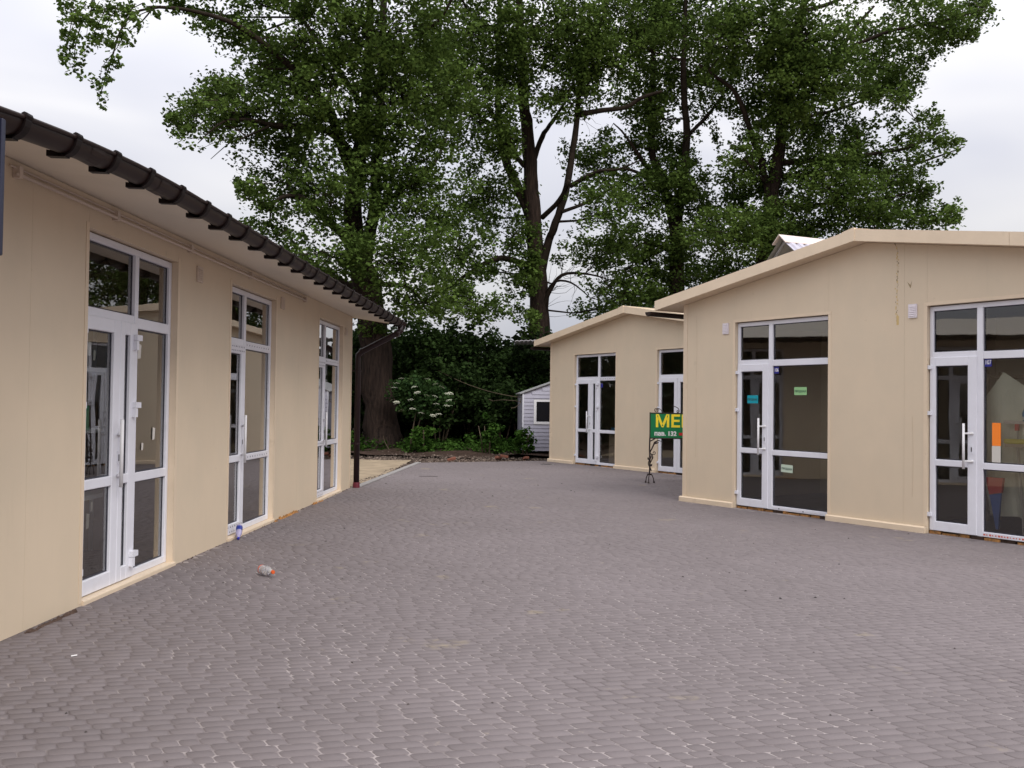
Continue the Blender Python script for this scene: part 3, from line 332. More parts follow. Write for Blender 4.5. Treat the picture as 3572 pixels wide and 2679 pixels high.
def bumpy(name, x0, x1, y0, y1, z, amp, m, step=.25):
    mb = MB(); nx, ny = int((x1 - x0) / step) + 1, int((y1 - y0) / step) + 1
    g = [[(x0 + i * (x1 - x0) / nx, y0 + j * (y1 - y0) / ny, z + amp * math.sin(i * .9 + j * .35) * math.cos(j * .7 - i * .2) + random.uniform(-amp, amp) * .5) for i in range(nx + 1)] for j in range(ny + 1)]
    for j in range(ny):
        for i in range(nx): mb.quad(g[j][i], g[j][i + 1], g[j + 1][i + 1], g[j + 1][i])
    return tag(mb.build(name, m, smooth=True), kind='structure')
bumpy('sand_patch', -7.5, -2.80, 17.3, 25.9, -.024, .008, M['sand'])
bumpy('soil_bank', -14, 9, 27.2, 34, .03, .10, M['soil'], .5)

# ---------------------------------------------------------------- doors with side windows, built once per kind
ZB, ZT, REC = .04, 2.92, .06
def bar(mb, x0, x1, z0, z1, y0=REC, y1=REC + .07, m=0): mb.box(x0, x1, y0, y1, z0, z1, m)
def pane_mesh(x0, x1, z0, z1, y):
    mb = MB(); mb.box(x0, x1, y, y + .02, z0, z1, 1)
    mb.m = [2, 2, 0, 2, 2, 2]
    g = .012
    for a, b, c, d in ((x0, x0 + g, z0, z1), (x1 - g, x1, z0, z1), (x0, x1, z0, z0 + g), (x0, x1, z1 - g, z1)): mb.box(a, b, y - .004, y + .03, c, d, 1)
    return mb.mesh('pane', [M['glass'], M['gasket'], M['clear']])
def entrance_meshes(kind):
    D = kind == 'D'; w = 1.75; mul = (.955, 1.025) if D else (.625, .70); sl = w - .055
    f = MB()
    bar(f, 0, .05, ZB, ZT); bar(f, w - .05, w, ZB, ZT); bar(f, .05, w - .05, 2.862, ZT)
    bar(f, mul[0], mul[1], ZB, 2.862, REC - .004); bar(f, .05, mul[0], 2.25, 2.33); bar(f, mul[1], w - .05, 2.225, 2.318)
    bar(f, mul[1], w - .05, ZB, .10); bar(f, mul[1], w - .05, .866, .945)
    panes = [(.05, mul[0], 2.33, 2.862, REC + .03), (mul[1], w - .05, 2.318, 2.862, REC + .03), (mul[1], w - .05, .945, 2.225, REC + .03), (mul[1], w - .05, .10, .866, REC + .03)]
    leaves = []
    def leaf(x0, x1, g0, g1):
        q = MB(); y0, y1 = REC - .018, REC + .055
        q.box(x0, g0, y0, y1, ZB + .005, 2.262); q.box(g1, x1, y0, y1, ZB + .005, 2.262)
        for a, b in ((ZB + .005, .165), (.875, .955), (2.15, 2.262)): q.box(g0, g1, y0, y1, a, b)
        panes.append((g0, g1, .955, 2.15, REC + .012)); panes.append((g0, g1, .165, .875, REC + .012))
        leaves.append(q.mesh('door_leaf', M['pvc']))
    hx_ = []
    if D: leaf(.012, .662, .10, .55); leaf(.668, .962, .752, .852); hb = .585; hx_ = [.0, .965]
    else: leaf(.012, .628, .088, .515); hb = .50; hx_ = [.0]
    h = MB(); yb = -.022
    h.tube([(hb, yb, .86), (hb, yb, 1.425)], .0155, 10)
    for z in (.955, 1.30):
        h.tube([(hb, yb, z), (hb + .01, yb + .02, z), (hb + .075, REC - .02, z)], .012, 6); h.tube([(hb + .075, REC - .03, z), (hb + .075, REC - .015, z)], .02, 8)
    k = MB(); k.box(hb + .055, hb + .085, REC - .026, REC - .017, 1.05, 1.16, 1); k.box(hb + .064, hb + .076, REC - .029, REC - .024, 1.075, 1.13, 0)
    g = MB(); g.box(-.058, .045, -.036, 0, .022, .072); g.box(-.058, -.012, -.032, 0, -.06, .018)
    pm_ = [pane_mesh(*p) for p in panes]
    lk = k.mesh('lock', [M['chrome'], M['pvc']])
    return dict(frame=f.mesh('door_frame', M['pvc']), leaves=leaves, panes=pm_, handle=h.mesh('pull_handle', M['white'], True), lock=lk, hinge=g.mesh('hinge', M['pvc']), hx=hx_, mul=mul)
ENT = {k: entrance_meshes(k) for k in 'SD'}
def entrance(parent, x0, kind):
    e = ENT[kind]; fr = place(e['frame'], 'door_frame', parent, (x0, 0, 0)); b = fr.modifiers.new('bevel', 'BEVEL'); b.width = .004; b.segments = 1
    for me in e['leaves']:
        q = place(me, 'door_leaf', fr); b = q.modifiers.new('bevel', 'BEVEL'); b.width = .005; b.segments = 1
    for me in e['panes']: place(me, 'pane', fr)
    place(e['handle'], 'pull_handle', fr); place(e['lock'], 'lock', fr)
    for hxx in e['hx']:
        for z in (2.09, 1.50, .20): place(e['hinge'], 'hinge', fr, (hxx, REC - .018 if hxx else REC - .012, z))
    return fr
def film(fr, x0, x1, z0, z1, y, red=False, dense=1.):
    """clear factory film still on the frame, printed with rows of small marks"""
    mb = MB(); mb.box(x0, x1, y - .0015, y, z0, z1, 0); n = int((x1 - x0) / .045 * dense); rows_ = max(1, int((z1 - z0) / .042))
    for j in range(rows_):
        for i in range(n):
            a = x0 + (i + .25 + (j % 2) * .3) * (x1 - x0) / n; zc = z0 + (j + .5) * (z1 - z0) / rows_; ww = random.uniform(.012, .028); hh = random.uniform(.006, .011)
            if a + ww < x1: mb.box(a, a + ww, y - .0022, y - .0014, zc - hh, zc + hh, 1)
    mb.build('protective_film', [M['film'], M['inkred' if red else 'ink']], fr)

def inner_window(b, x0, x1, y, z0, z1):
    q = MB()
    for a, c, d, e in ((x0, x0 + .07, z0, z1), (x1 - .07, x1, z0, z1), (x0 + .07, x1 - .07, z0, z0 + .07), (x0 + .07, x1 - .07, z1 - .07, z1), (x0 + .07, x1 - .07, .98, 1.06)): q.box(a, c, y, y + .05, d, e)
    o = q.build('inner_frame', M['pvc'], b); q = MB(); q.box(x0 + .07, x1 - .07, y + .02, y + .03, z0 + .07, z1 - .07); q.build('pane', mat('dim_pane', (.03, .03, .032), .1), o)
def room(b, x0, x1, y0, y1, z1=3.0, m='inner'):
    """the inside of one unit: floor, ceiling and three walls"""
    q = MB(); q.box(x0 - .05, x0, y0, y1, .03, z1); q.build('interior_wall', M[m], b)
    q = MB(); q.box(x1, x1 + .05, y0, y1, .03, z1); q.build('interior_wall', M[m], b)
    q = MB(); q.box(x0, x1, y1, y1 + .05, .03, z1); q.build('interior_wall', M[m], b)
    q = MB(); q.box(x0, x1, y0 + .04, y1, .0, .035); q.build('interior_floor', M['innerfloor'], b)
    q = MB(); q.box(x0, x1, y0 + .01, y1, z1, z1 + .05); q.build('interior_ceiling', M['inner'], b)

def gable_house(name, O, R, opens, kinds, seams, label, gutter_y):
    b = empty(name, (O[0], O[1], 0), R); tag(b, label, 'building')
    W, D, XR, ZU, SL, TH, OH, SO = 7.1, 9.0, 3.5, 3.30, .1655, .15, .27, .42
    zu = lambda x: ZU + SL * (x if x <= XR else 2 * XR - x)
    cuts = sorted(set([0, .09] + seams + [W - .09, W] + [e for o in opens for e in o]))
    for a, c in zip(cuts[:-1], cuts[1:]):
        op = any(abs(a - o[0]) < 1e-6 for o in opens); z0 = ZT + .012 if op else 0.0
        g = .0009; xs = [a + g] + ([XR] if a < XR < c else []) + [c - g]
        pts = [(xs[0], z0), (xs[-1], z0)] + [(x, zu(x) - .004) for x in xs[::-1]]
        q = MB(); yo = -.006 if (c - a) < .1 else 0.0; q.prism(pts, yo, .10)
        q.build('corner_trim' if (c - a) < .1 else 'wall_panel', M['trim' if (c - a) < .1 else 'wall'], b)
        if not op and (c - a) > .1:
            pass
    # plinth ledges between the doors
    ed = [-.03] + [e for o in opens for e in o] + [W + .03]
    for a, c in zip(ed[::2], ed[1::2]):
        q = MB(); q.prism([(-.055, 0), (-.007, 0), (-.007, .085), (-.035, .085), (-.055, .07)], a, c, 'x'); q.build('plinth_ledge', M['trim'], b)
    for o in opens:   # angle trims round the opening, packing under the frame
        for x0, x1 in ((o[0] - .045, o[0] + .004), (o[1] - .004, o[1] + .045)):
            q = MB(); q.box(x0, x1, -.004, -.0005, .09, ZT + .05); q.build('opening_trim', M['trim'], b)
        q = MB(); q.box(o[0] - .045, o[1] + .045, -.0065, -.0045, ZT + .012, ZT + .055); q.build('opening_trim', M['trim'], b)
        q = MB()
        x = o[0] + .01
        while x < o[1] - .05:
            l = random.uniform(.06, .22); q.box(x, min(x + l, o[1] - .01), REC + .012 - random.uniform(.0, .03), .12, -.005, ZB - random.uniform(.0, .022), random.choice((0, 0, 1))); x += l + random.uniform(-.0, .03)
        q.build('packing_strip', [M['foam'], M['soil']], b)
    # other walls
    q = MB(); q.prism([(.101, 0), (D, 0), (D, zu(0) - .004), (.101, zu(0) - .004)], 0, .1, 'x'); q.build('side_wall', M['wall'], b)
    q = MB(); q.prism([(.101, 0), (D, 0), (D, zu(W) - .004), (.101, zu(W) - .004)], W - .1, W, 'x'); q.build('side_wall', M['wall'], b)
    q = MB(); q.prism([(.102, 0), (W - .102, 0), (W - .102, zu(W) - .02), (XR, zu(XR) - .02), (.102, zu(0) - .02)], D - .1, D); q.build('back_wall', M['wall'], b)
    # roof panels (sandwich sheets about a metre wide on each slope) and fascia
    for sgn in (0, 1):
        xe = -SO if sgn == 0 else 2 * XR + SO
        ya = -OH + .012
        n = 9
        for i in range(n):
            y0 = ya + i * (D + 2 * OH) / n; y1 = ya + (i + 1) * (D + 2 * OH) / n - .003
            q = MB(); q.prism([(xe, zu(xe)), (XR, zu(XR)), (XR, zu(XR) + TH), (xe, zu(xe) + TH)], y0, y1); q.build('roof_panel', [M['trim']], b)
        # fascia in two lengths per slope with a lap between
        brk = [xe, -.1 + XR * .97 if sgn == 0 else XR + 2.18, XR]
        br = [xe, XR - .16] if sgn == 0 else [xe, XR + 2.1, XR + .002]
        for a, c in zip(br[:-1], br[1:]):
            a, c = min(a, c), max(a, c); q = MB(); t = .004
            q.prism([(a, zu(a) - .008), (c - t, zu(c - t) - .008), (c - t, zu(c - t) + TH + .004), (a, zu(a) + TH + .004)], -OH - .012, -OH + .010); q.build('fascia', M['trim'], b)
        q = MB(); q.prism([(-OH, zu(xe) - .006), (D + OH, zu(xe) - .006), (D + OH, zu(xe) + TH + .003), (-OH, zu(xe) + TH + .003)], *(sorted((xe, xe + (-.012 if sgn == 0 else .012)))), 'x'); q.build('eave_fascia', M['trim'], b)
    q = MB(); a, c = XR - .18, XR + .012
    q.prism([(a, zu(a) - .010), (XR, zu(XR) - .010), (c, zu(c) - .010), (c, zu(c) + TH + .022), (XR, zu(XR) + TH + .025), (a, zu(a) + TH + .012)], -OH - .02, -OH + .02); q.build('ridge_cap', M['trim'], b)
    q = MB(); q.prism([(XR - .2, zu(XR - .2) + TH + .003), (XR, zu(XR) + TH + .003), (XR + .2, zu(XR + .2) + TH + .003), (XR + .2, zu(XR + .2) + TH + .012), (XR, zu(XR) + TH + .018), (XR - .2, zu(XR - .2) + TH + .012)], -OH + .021, D + OH); q.build('ridge_cap', M['trim'], b)
    # gutter along the left eave
    gx = -SO - .075; zg = zu(-SO) - .03
    prof = [(gx + .07 * math.cos(t), zg - .075 * math.sin(t)) for t in [math.pi * i / 8 for i in range(9)]]
    q = MB()
    for i in range(8): q.quad((prof[i][0], gutter_y, prof[i][1]), (prof[i + 1][0], gutter_y, prof[i + 1][1]), (prof[i + 1][0], D, prof[i + 1][1]), (prof[i][0], D, prof[i][1]))
    q.quad(*[(p[0], gutter_y, p[1]) for p in prof]); q.quad(*[(p[0], D, p[1]) for p in prof])
    gt = q.build('gutter', M['gutter'], b)
    so = gt.modifiers.new('thickness', 'SOLIDIFY'); so.thickness = .004
    for o, k in zip(opens, kinds): entrance(b, o[0] + .002, k)
    return b, zu

A, zuA = gable_house('kiosk_building', AO, AR, [(1.14, 2.894), (4.40, 6.154)], 'SS', [4.08], 'beige gabled kiosk building nearest on the right, brown gutter under its left eave', -.36)
B, zuB = gable_house('kiosk_building', BO, BR, [(1.14, 2.894), (4.45, 6.204)], 'DD', [3.6], 'beige gabled kiosk building farther back, partly hidden, between grey shed and green sign', -.30)
for b in (A, B): b['group'] = 'matching beige gabled kiosks'
room(A, .4, 3.75, .11, 3.1); room(A, 3.9, 6.9, .11, 2.6); room(B, .3, 3.6, .11, 3.4); room(B, 3.8, 6.9, .11, 3.4)
inner_window(A, 1.95, 2.95, 1.3, .05, 2.5)
A_FR = [o for o in A.children if o.name.startswith('door_frame')]; B_FR = [o for o in B.children if o.name.startswith('door_frame')]
film(A_FR[1], .70, 1.70, ZB + .004, .092, REC - .001, red=True, dense=1.3); film(A_FR[0], .72, 1.6, ZB + .03, .06, REC - .001, dense=.15)
film(B_FR[0], 1.04, 1.69, 2.235, 2.31, REC - .001, dense=.5)
# vent covers on the wall, with louvres
def vent(parent, x, z, w=.125, h=.175, m='vent', y=0.):
    q = MB(); q.box(x - w / 2, x + w / 2, y - .018, y - .001, z - h / 2, z + h / 2)
    for i in range(6): zz = z - h * .36 + i * h * .72 / 5.5; q.prism([(y - .026, zz), (y - .018, zz), (y - .018, zz + .014)], x - w * .36, x + w * .36, 'x')
    q.build('vent_cover', M[m], parent)
vent(A, .95, 2.845); vent(A, 4.205, 2.88, .122, .18)
# pitted line of filler and small dents on the gable wall
q = MB()
for i in range(46):
    z = 3.76 - i * .0225; x = 3.975 + random.gauss(0, .012); s = random.uniform(.004, .013); q.box(x - s * .6, x + s * .6, -.002 - random.random() * .002, -.0005, z - s, z + s, random.choice((0, 0, 1)))
q.box(3.965, 3.998, -.0025, -.0005, 2.71, 2.83, 0); q.prism([(4.12, 3.27), (4.16, 3.19), (4.17, 3.19), (4.185, 3.28), (4.165, 3.225)], -.002, -.0005, m=1)
q.prism([(3.90, 3.83), (3.93, 3.80), (3.955, 3.76), (3.945, 3.82)], -.002, -.0005, m=1)
q.build('filler_marks', [mat('filler', (.60, .44, .20), .8), mat('dent_dirt', (.30, .23, .13), .9)], b if False else A)
for x, z0, z1 in ((4.20, .45, 1.5), (.30, .75, 1.9), (.30, 2.0, 3.1)):
    q = MB(); q.tube([(x, -.0008, z0), (x + .012, -.0008, (z0 + z1) / 2), (x - .004, -.0008, z1)], .0018, 4); q.build('scratch', mat('scratch', (.52, .41, .29), .8), A)

# ---------------------------------------------------------------- long building on the left
Lb = empty('row_building', (LO[0], LO[1], 0), LR); tag(Lb, 'long beige building on the left with three glass doors under a brown gutter', 'building')
LW, LD, zuL = 16.98, 7.0, (lambda y: 3.185 + .155 * y)
lop = [(7.005, 8.765, 'D'), (10.31, 12.07, 'S'), (14.445, 16.205, 'S')]
cuts = [-1.0, .2, 1.4, 2.6, 3.8, 5.0, 6.212, 7.005, 8.765, 10.31, 12.07, 13.25, 14.445, 16.205, 16.90, LW]
for a, c in zip(cuts[:-1], cuts[1:]):
    op = any(abs(a - o[0]) < 1e-6 for o in lop); z0 = ZT + .012 if op else 0.0; g = .0009; tr = c - a < .1
    q = MB(); q.prism([(-.006 if tr else 0, z0), (.1, z0), (.1, zuL(.1) - .004), (-.006 if tr else 0, zuL(0) - .004)], a + g, c - g, 'x'); q.build('corner_trim' if tr else 'wall_panel', M['trim' if tr else 'wall'], Lb)
for o in lop:
    for x0, x1 in ((o[0] - .045, o[0] + .004), (o[1] - .004, o[1] + .045)):
        q = MB(); q.box(x0, x1, -.004, -.0005, .02, ZT + .05); q.build('opening_trim', M['trim'], Lb)
    for x0, x1 in ((o[0] + .0005, o[0] + .003), (o[1] - .003, o[1] - .0005)):
        q = MB(); q.box(x0, x1, -.0005, REC + .06, .02, ZT + .01); q.build('reveal_trim', M['trim'], Lb)
    q = MB(); q.prism([(-.022, 0), (.14, 0), (.14, ZB - .001), (-.016, ZB - .004), (-.022, .028)], o[0] + .004, o[1] + .03, 'x'); q.build('door_sill', M['trim'], Lb)
    entrance(Lb, o[0] + .004, o[2])
q = MB(); q.prism([(.101, 0), (LD, 0), (LD, 3.18), (3.5, zuL(3.5) - .004), (.101, zuL(.101) - .004)], LW - .1, LW - .002, 'x'); q.build('end_wall', M['wall'], Lb)
q = MB(); q.prism([(.101, 0), (LD, 0), (LD, 3.18), (3.5, zuL(3.5) - .004), (.101, zuL(.101) - .004)], -1.0, -.9, 'x'); q.build('end_wall', M['wall'], Lb)
q = MB(); q.box(-.9, LW - .1, LD - .1, LD, 0, 3.17); q.build('back_wall', M['wall'], Lb)
def droop(x): t = min(1, max(0, (6.6 - x) / 2.4)); return .14 * t * t
EO = .80; XE = LW + .27
for i in range(15):
    x0 = -1.2 + i * 1.23; x1 = min(x0 + 1.227, XE - .012); q = MB()
    for xa, xb in ([(x0, x1)] if x0 > 6.6 else [(x0 + (x1 - x0) * k / 4, x0 + (x1 - x0) * (k + 1) / 4) for k in range(4)]):
        q.prism([(-EO, zuL(-EO)), (0, zuL(0)), (3.5, zuL(3.5)), (3.5, zuL(3.5) + .12), (0, zuL(0) + .12), (-EO, zuL(-EO) + .075)], xa, xb, 'x')
        for k in range(12):
            v = q.v[-12 + k]
            if v[1] < -.5: q.v[-12 + k] = (v[0], v[1], v[2] - droop(v[0]))
    q.build('roof_panel', M['soffit'], Lb)
q = MB(); q.prism([(3.502, zuL(3.5)), (LD + .4, zuL(-.4)), (LD + .4, zuL(-.4) + .12), (3.502, zuL(3.5) + .12)], -1.2, XE - .012, 'x'); q.build('roof_panel', M['trim'], Lb)
q = MB(); q.prism([(-EO - .004, zuL(-EO) - .006), (3.5, zuL(3.5) - .006), (3.5, zuL(3.5) + .13), (-EO - .004, zuL(-EO) + .126)], XE - .011, XE + .004, 'x'); q.build('fascia', M['trim'], Lb)
q = MB(); q.prism([(3.5, zuL(3.5) - .006), (LD + .4, zuL(-.4) - .006), (LD + .4, zuL(-.4) + .13), (3.5, zuL(3.5) + .13)], XE - .011, XE + .004, 'x'); q.build('fascia', M['trim'], Lb)
room(Lb, 6.4, 9.4, .11, 2.6); room(Lb, 9.6, 12.9, .11, 2.2); room(Lb, 13.4, 16.8, .11, 2.6)
# gutter with its hoops
GY, GZ, GR = -.882, 3.098, .070
def gz(x): return GZ - droop(x)
xs = [-1.2, .5, 2, 3, 3.6, 4.2, 4.5, 4.8, 5.1, 5.4, 5.7, 6, 6.3, 6.6, 7.5, 9, 10.5, 12, 13.5, 15, 16.2, 17.4]
q = MB(); NS = 14
for x in xs: q.v += [(x, GY - GR * math.cos(math.pi * i / NS), gz(x) - (GR + .016) * math.sin(math.pi * i / NS)) for i in range(NS + 1)]
for k in range(len(xs) - 1):
    for i in range(NS): a = k * (NS + 1) + i; q.f.append((a, a + NS + 1, a + NS + 2, a + 1)); q.m.append(0)
a = (len(xs) - 1) * (NS + 1); q.f.append(tuple(range(a, a + NS + 1))); q.m.append(0)
q.tube([(x, GY - GR - .003, gz(x) + .003) for x in xs], .011, 8)
gut = q.build('gutter', M['gutter'], Lb, smooth=True); sd = gut.modifiers.new('thickness', 'SOLIDIFY'); sd.thickness = .004; sd.offset = 0
q = MB(); hw = .026
for i in range(12):
    t0, t1 = -.12 + (math.pi + .1) * i / 12, -.12 + (math.pi + .1) * (i + 1) / 12; r1, r2 = GR + .004, GR + .019
    P = lambda x, t, r: (x, GY - r * math.cos(t), -(r + .016) * math.sin(t))
    q.quad(P(-hw, t0, r2), P(hw, t0, r2), P(hw, t1, r2), P(-hw, t1, r2)); q.quad(P(-hw, t0, r1), P(-hw, t0, r2), P(-hw, t1, r2), P(-hw, t1, r1)); q.quad(P(hw, t0, r2), P(hw, t0, r1), P(hw, t1, r1), P(hw, t1, r2))
q.prism([(GY - .02, -.108), (GY + .085, -.104), (GY + .085, -.07), (GY - .02, -.086)], -hw, hw, 'x'); q.tube([(-hw, GY - GR - .008, .008), (hw, GY - GR - .008, .008)], .019, 8)
hoop = q.mesh('gutter_hoop', M['hoop'])
x = 4.45; k = 0
while x < 17.3:
    o = place(hoop, 'gutter_hoop', gut, (x, 0, gz(x))); x += (.50, .47, .49, .52)[k % 4]; k += 1
for x in (5.2, 6.15, 10.2, 14.1):
    q = MB()
    for i in range(10):
        t0, t1 = math.pi * i / 10, math.pi * (i + 1) / 10; P = lambda xx, t: (xx, GY - (GR + .006) * math.cos(t), gz(x) - (GR + .022) * math.sin(t)); q.quad(P(x - .07, t0), P(x + .07, t0), P(x + .07, t1), P(x - .07, t1))
    o = q.build('gutter_joint', M['gutter'], gut, smooth=True)
dp = MB(); dpx = 17.06
dp.tube([(dpx + .03, GY, gz(17) - .06), (dpx + .03, GY, 2.93), (dpx, GY + .06, 2.88), (dpx, -.17, 2.54), (dpx, -.105, 2.47), (dpx, -.105, 2.40), (dpx, -.105, .09)], [.058, .055, .054, .054, .055, .055, .055], 12)
dpo = dp.build('downpipe', M['pipe'], Lb, smooth=True)
for z in (2.18, .82):
    q = MB(); q.tube([(dpx, -.105, z - .02), (dpx, -.105, z + .02)], .061, 12); q.box(dpx - .012, dpx + .012, -.06, .04, z - .012, z + .012); q.build('pipe_clip', M['pipe'], dpo)
q = MB(); q.tube([(dpx, -.105, 0), (dpx, -.105, .07), (dpx, -.105, .1)], [.066, .063, .058], 12); q.build('pipe_shoe', M['shoe'], dpo)
q = MB(); q.tube([(dpx, GY + .07, 2.895), (dpx, GY + .01, 2.865)], .064, 12); q.tube([(dpx, -.19, 2.555), (dpx, -.15, 2.53)], .062, 12); q.build('pipe_collar', M['pipe'], dpo)
# thin rail along the top of the wall
q = MB(); q.tube([(5.95, -.035, 3.085), (9.7, -.04, 3.078), (13.5, -.035, 3.088)], .013, 8); q.tube([(5.9, -.02, 3.128), (9.7, -.02, 3.122), (13.55, -.02, 3.13)], .008, 6)
rail = q.build('awning_rail', M['ventb'], Lb, smooth=True)
for x in (5.98, 7.4, 9.0, 10.9, 13.45):
    q = MB(); q.box(x - .02, x + .02, -.05, -.001, 3.06, 3.138); q.build('rail_bracket', M['ventb'], rail)
vent(Lb, 9.30, 2.885, .15, .16, 'ventb'); vent(Lb, 12.34, 2.925, .17, .16, 'ventb'); vent(Lb, 16.43, 2.86, .15, .14, 'ventb')
LF = [o for o in Lb.children if o.name.startswith('door_frame')]
film(LF[1], .015, .62, 2.16, 2.255, REC - .0185, dense=.8); film(LF[1], .72, 1.69, 2.24, 2.305, REC - .001, dense=.5); film(LF[1], .72, 1.69, .875, .935, REC - .001, dense=.5); film(LF[1], .015, .62, .05, .16, REC - .0185, dense=.6)
film(LF[2], .015, .62, 2.16, 2.255, REC - .0185, dense=.8); film(LF[2], .72, 1.69, 2.24, 2.305, REC - .001, dense=.5); film(LF[2], .015, .62, .88, .95, REC - .0185, dense=.7); film(LF[2], .015, .62, .05, .16, REC - .0185, dense=.6)
# mounting foam squeezed out along the foot of the wall and a strip of bare soil where stones are missing
M['dirt'] = mat('loose_earth', (.10, .068, .055), 1, .1, var=.5, vscale=20)
def blobs(name, x0, x1, n, y, m, rmin, rmax, parent=Lb):
    q = MB()
    for _ in range(n):
        x = random.uniform(x0, x1); r = random.uniform(rmin, rmax); yy = y + random.uniform(-.02, .02); h = r * random.uniform(.5, 1)
        ring = [(x + r * random.uniform(.8, 2.2) * math.cos(t), yy + r * random.uniform(.6, 1.1) * math.sin(t)) for t in [2 * math.pi * i / 6 for i in range(6)]]
        for i in range(6): j = (i + 1) % 6; q.quad((*ring[i], -.008), (*ring[j], -.008), (x, yy, h))
    o = q.build(name, m, parent); tag(o, kind='stuff'); return o
blobs('mounting_foam', 12.1, 13.2, 46, -.02, M['foam'], .015, .045); blobs('mounting_foam', 14.1, 14.7, 22, -.02, M['foam'], .015, .04); blobs('wall_foot_dirt', 13.0, 16.9, 50, -.02, M['dirt'], .008, .02); blobs('wall_foot_dirt', 8.9, 13, 70, -.02, M['dirt'], .006, .016); blobs('wall_foot_dirt', 6.15, 6.85, 130, -.05, M['dirt'], .008, .024)
# projecting board at the near end of the wall
nb = empty('projecting_board', (LO[0] + .0314 * 4.26, LO[1] + .9995 * 4.26, 0), LR); tag(nb, 'dark navy board sticking out from the near end of the left wall', 'board')
q = MB(); q.box(-.03, .0, -.97, -.10, 2.27, 2.92); q.build('panel', M['navy'], nb, bevel=.006)
for z in (2.4, 2.75):
    q = MB(); q.box(-.015, .015, -.1, -.001, z - .02, z + .02); q.build('bracket', M['iron'], nb)
# ---------------------------------------------------------------- sign on a wrought iron stand
sg = empty('sign_stand', (2.845, 18.95, 0), -.10); tag(sg, 'green furniture sign with yellow letters on a wrought iron stand with scrolls', 'sign')
BW, BZ0, BZ1 = 1.41, .925, 1.445
q = MB(); q.box(.02, BW - .02, -.018, .018, BZ0 + .012, BZ1 - .012); bd = q.build('board', M['green'], sg)
q = MB(); q.box(0, .022, -.024, .024, BZ0 - .02, BZ1 + .012); q.box(BW - .022, BW, -.024, .024, BZ0 - .02, BZ1 + .012); q.box(.022, BW - .022, -.024, .024, BZ0 - .01, BZ0 + .012); q.box(.022, BW - .022, -.024, .024, BZ1 - .012, BZ1 + .008); q.build('board_frame', M['iron'], sg)
def letters(parent, name, body, x, z, size, m, bold=0., width=1., y=-.0185):
    me = text_mesh(name, body, size, M[m], .0015, bold, width); o = place(me, name, parent, (x, y, z), (math.pi / 2, 0, 0)); return o
letters(bd, 'lettering', 'МЕБЛІ', .69, 1.265, .345, 'yellow', .0085, 1.02)
letters(bd, 'lettering', 'пав. 132', .325, 1.02, .125, 'white', .005, .98)
q = MB(); q.box(.60, 1.08, -.0215, -.018, .99, 1.045); q.prism([(1.08, .955), (1.20, 1.0175), (1.08, 1.08)], -.0215, -.018); q.build('arrow', M['red'], bd)
def scroll(cx, cz, r0, turns, a0, sgn=1, lead=None, n=22):
    pts = [(cx + r0 * (1 - .8 * i / n) * math.cos(a0 + sgn * turns * 2 * math.pi * i / n), 0, cz + r0 * (1 - .8 * i / n) * math.sin(a0 + sgn * turns * 2 * math.pi * i / n)) for i in range(n + 1)]
    return ([(p[0], 0, p[1]) for p in lead] if lead else []) + pts
q = MB()
for sx in (0, 1):
    mx_ = (lambda x: x) if not sx else (lambda x: BW - x)
    fl = lambda pts: [(mx_(p[0]), p[1], p[2]) for p in pts]
    q.tube(fl(scroll(.145, 1.50, .045, 1.3, math.pi * .75, 1, [(.28, 1.462), (.22, 1.522), (.16, 1.545)])), .008, 6)
    q.tube(fl(scroll(.575, 1.485, .032, 1.3, math.pi * .2, -1, [(.46, 1.60), (.53, 1.578), (.585, 1.545)])), .008, 6)
q.tube([(BW / 2, 0, 1.45), (BW / 2, 0, 1.62)], .016, 6); q.tube([(BW / 2, 0, 1.62), (BW / 2, 0, 1.68), (BW / 2, 0, 1.71)], [.026, .02, .003], 6); q.build('top_scroll', M['iron'], sg)
for sx in (0, 1):
    ox = .01 if not sx else BW - .01; d_ = 1 if not sx else -1
    P = lambda pts: [(ox + d_ * p[0], p[1], p[2]) for p in pts]
    q = MB(); q.tube(P([(0, 0, .19), (.006, 0, .45), (-.004, 0, .7), (.0, 0, .93)]), .016, 7); q.build('post', M['iron'], sg)
    q = MB(); vine = [(.03 * math.cos(t * 2.2) + .004, .03 * math.sin(t * 2.2), .25 + t * .11) for t in np.linspace(0, 3.4, 22)]
    q.tube(P(vine), .011, 5); q.tube(P([(.0, 0, .62), (.05, 0, .72), (.10, 0, .84), (.17, 0, .88), (.24, 0, .862)]), [.012, .014, .018, .012, .005], 5)
    q.tube(P([(.0, 0, .86), (.05, 0, .885), (.11, 0, .925)]), .014, 5); q.tube(P(scroll(.085, .625, .042, 1.15, math.pi * 1.15, 1, [(.02, .5), (.03, .56)])), .008, 5)
    q.tube(P([(.02, -.01, .42), (.06, -.02, .52), (.055, -.01, .6)]), [.006, .016, .006], 5); q.tube(P([(0, 0, .34), (.03, -.03, .37), (.055, -.05, .40)]), [.006, .026, .004], 5); q.tube(P([(0, 0, .47), (-.03, -.02, .50), (-.035, -.03, .54)]), [.006, .022, .004], 5)
    q.tube(P([(.09, 0, .8), (.13, -.02, .83), (.19, -.02, .84)]), [.004, .022, .004], 5)
    q.build('iron_vine', M['iron'], sg)
    q = MB(); q.tube(P([(0, 0, .165), (0, 0, .195)]), .05, 8)
    for a in (.3, math.pi * .67 + .3, math.pi * 1.33 + .3):
        c, s_ = math.cos(a), math.sin(a); q.tube(P([(0, 0, .18), (.05 * c, .05 * s_, .17), (.085 * c, .085 * s_, .10), (.095 * c, .095 * s_, .03)]), .010, 5); q.tube(P([(.095 * c, .095 * s_, .045), (.1 * c, .1 * s_, .02), (.105 * c, .105 * s_, 0)]), [.012, .022, .016], 6)
    q.build('foot', M['iron'], sg)

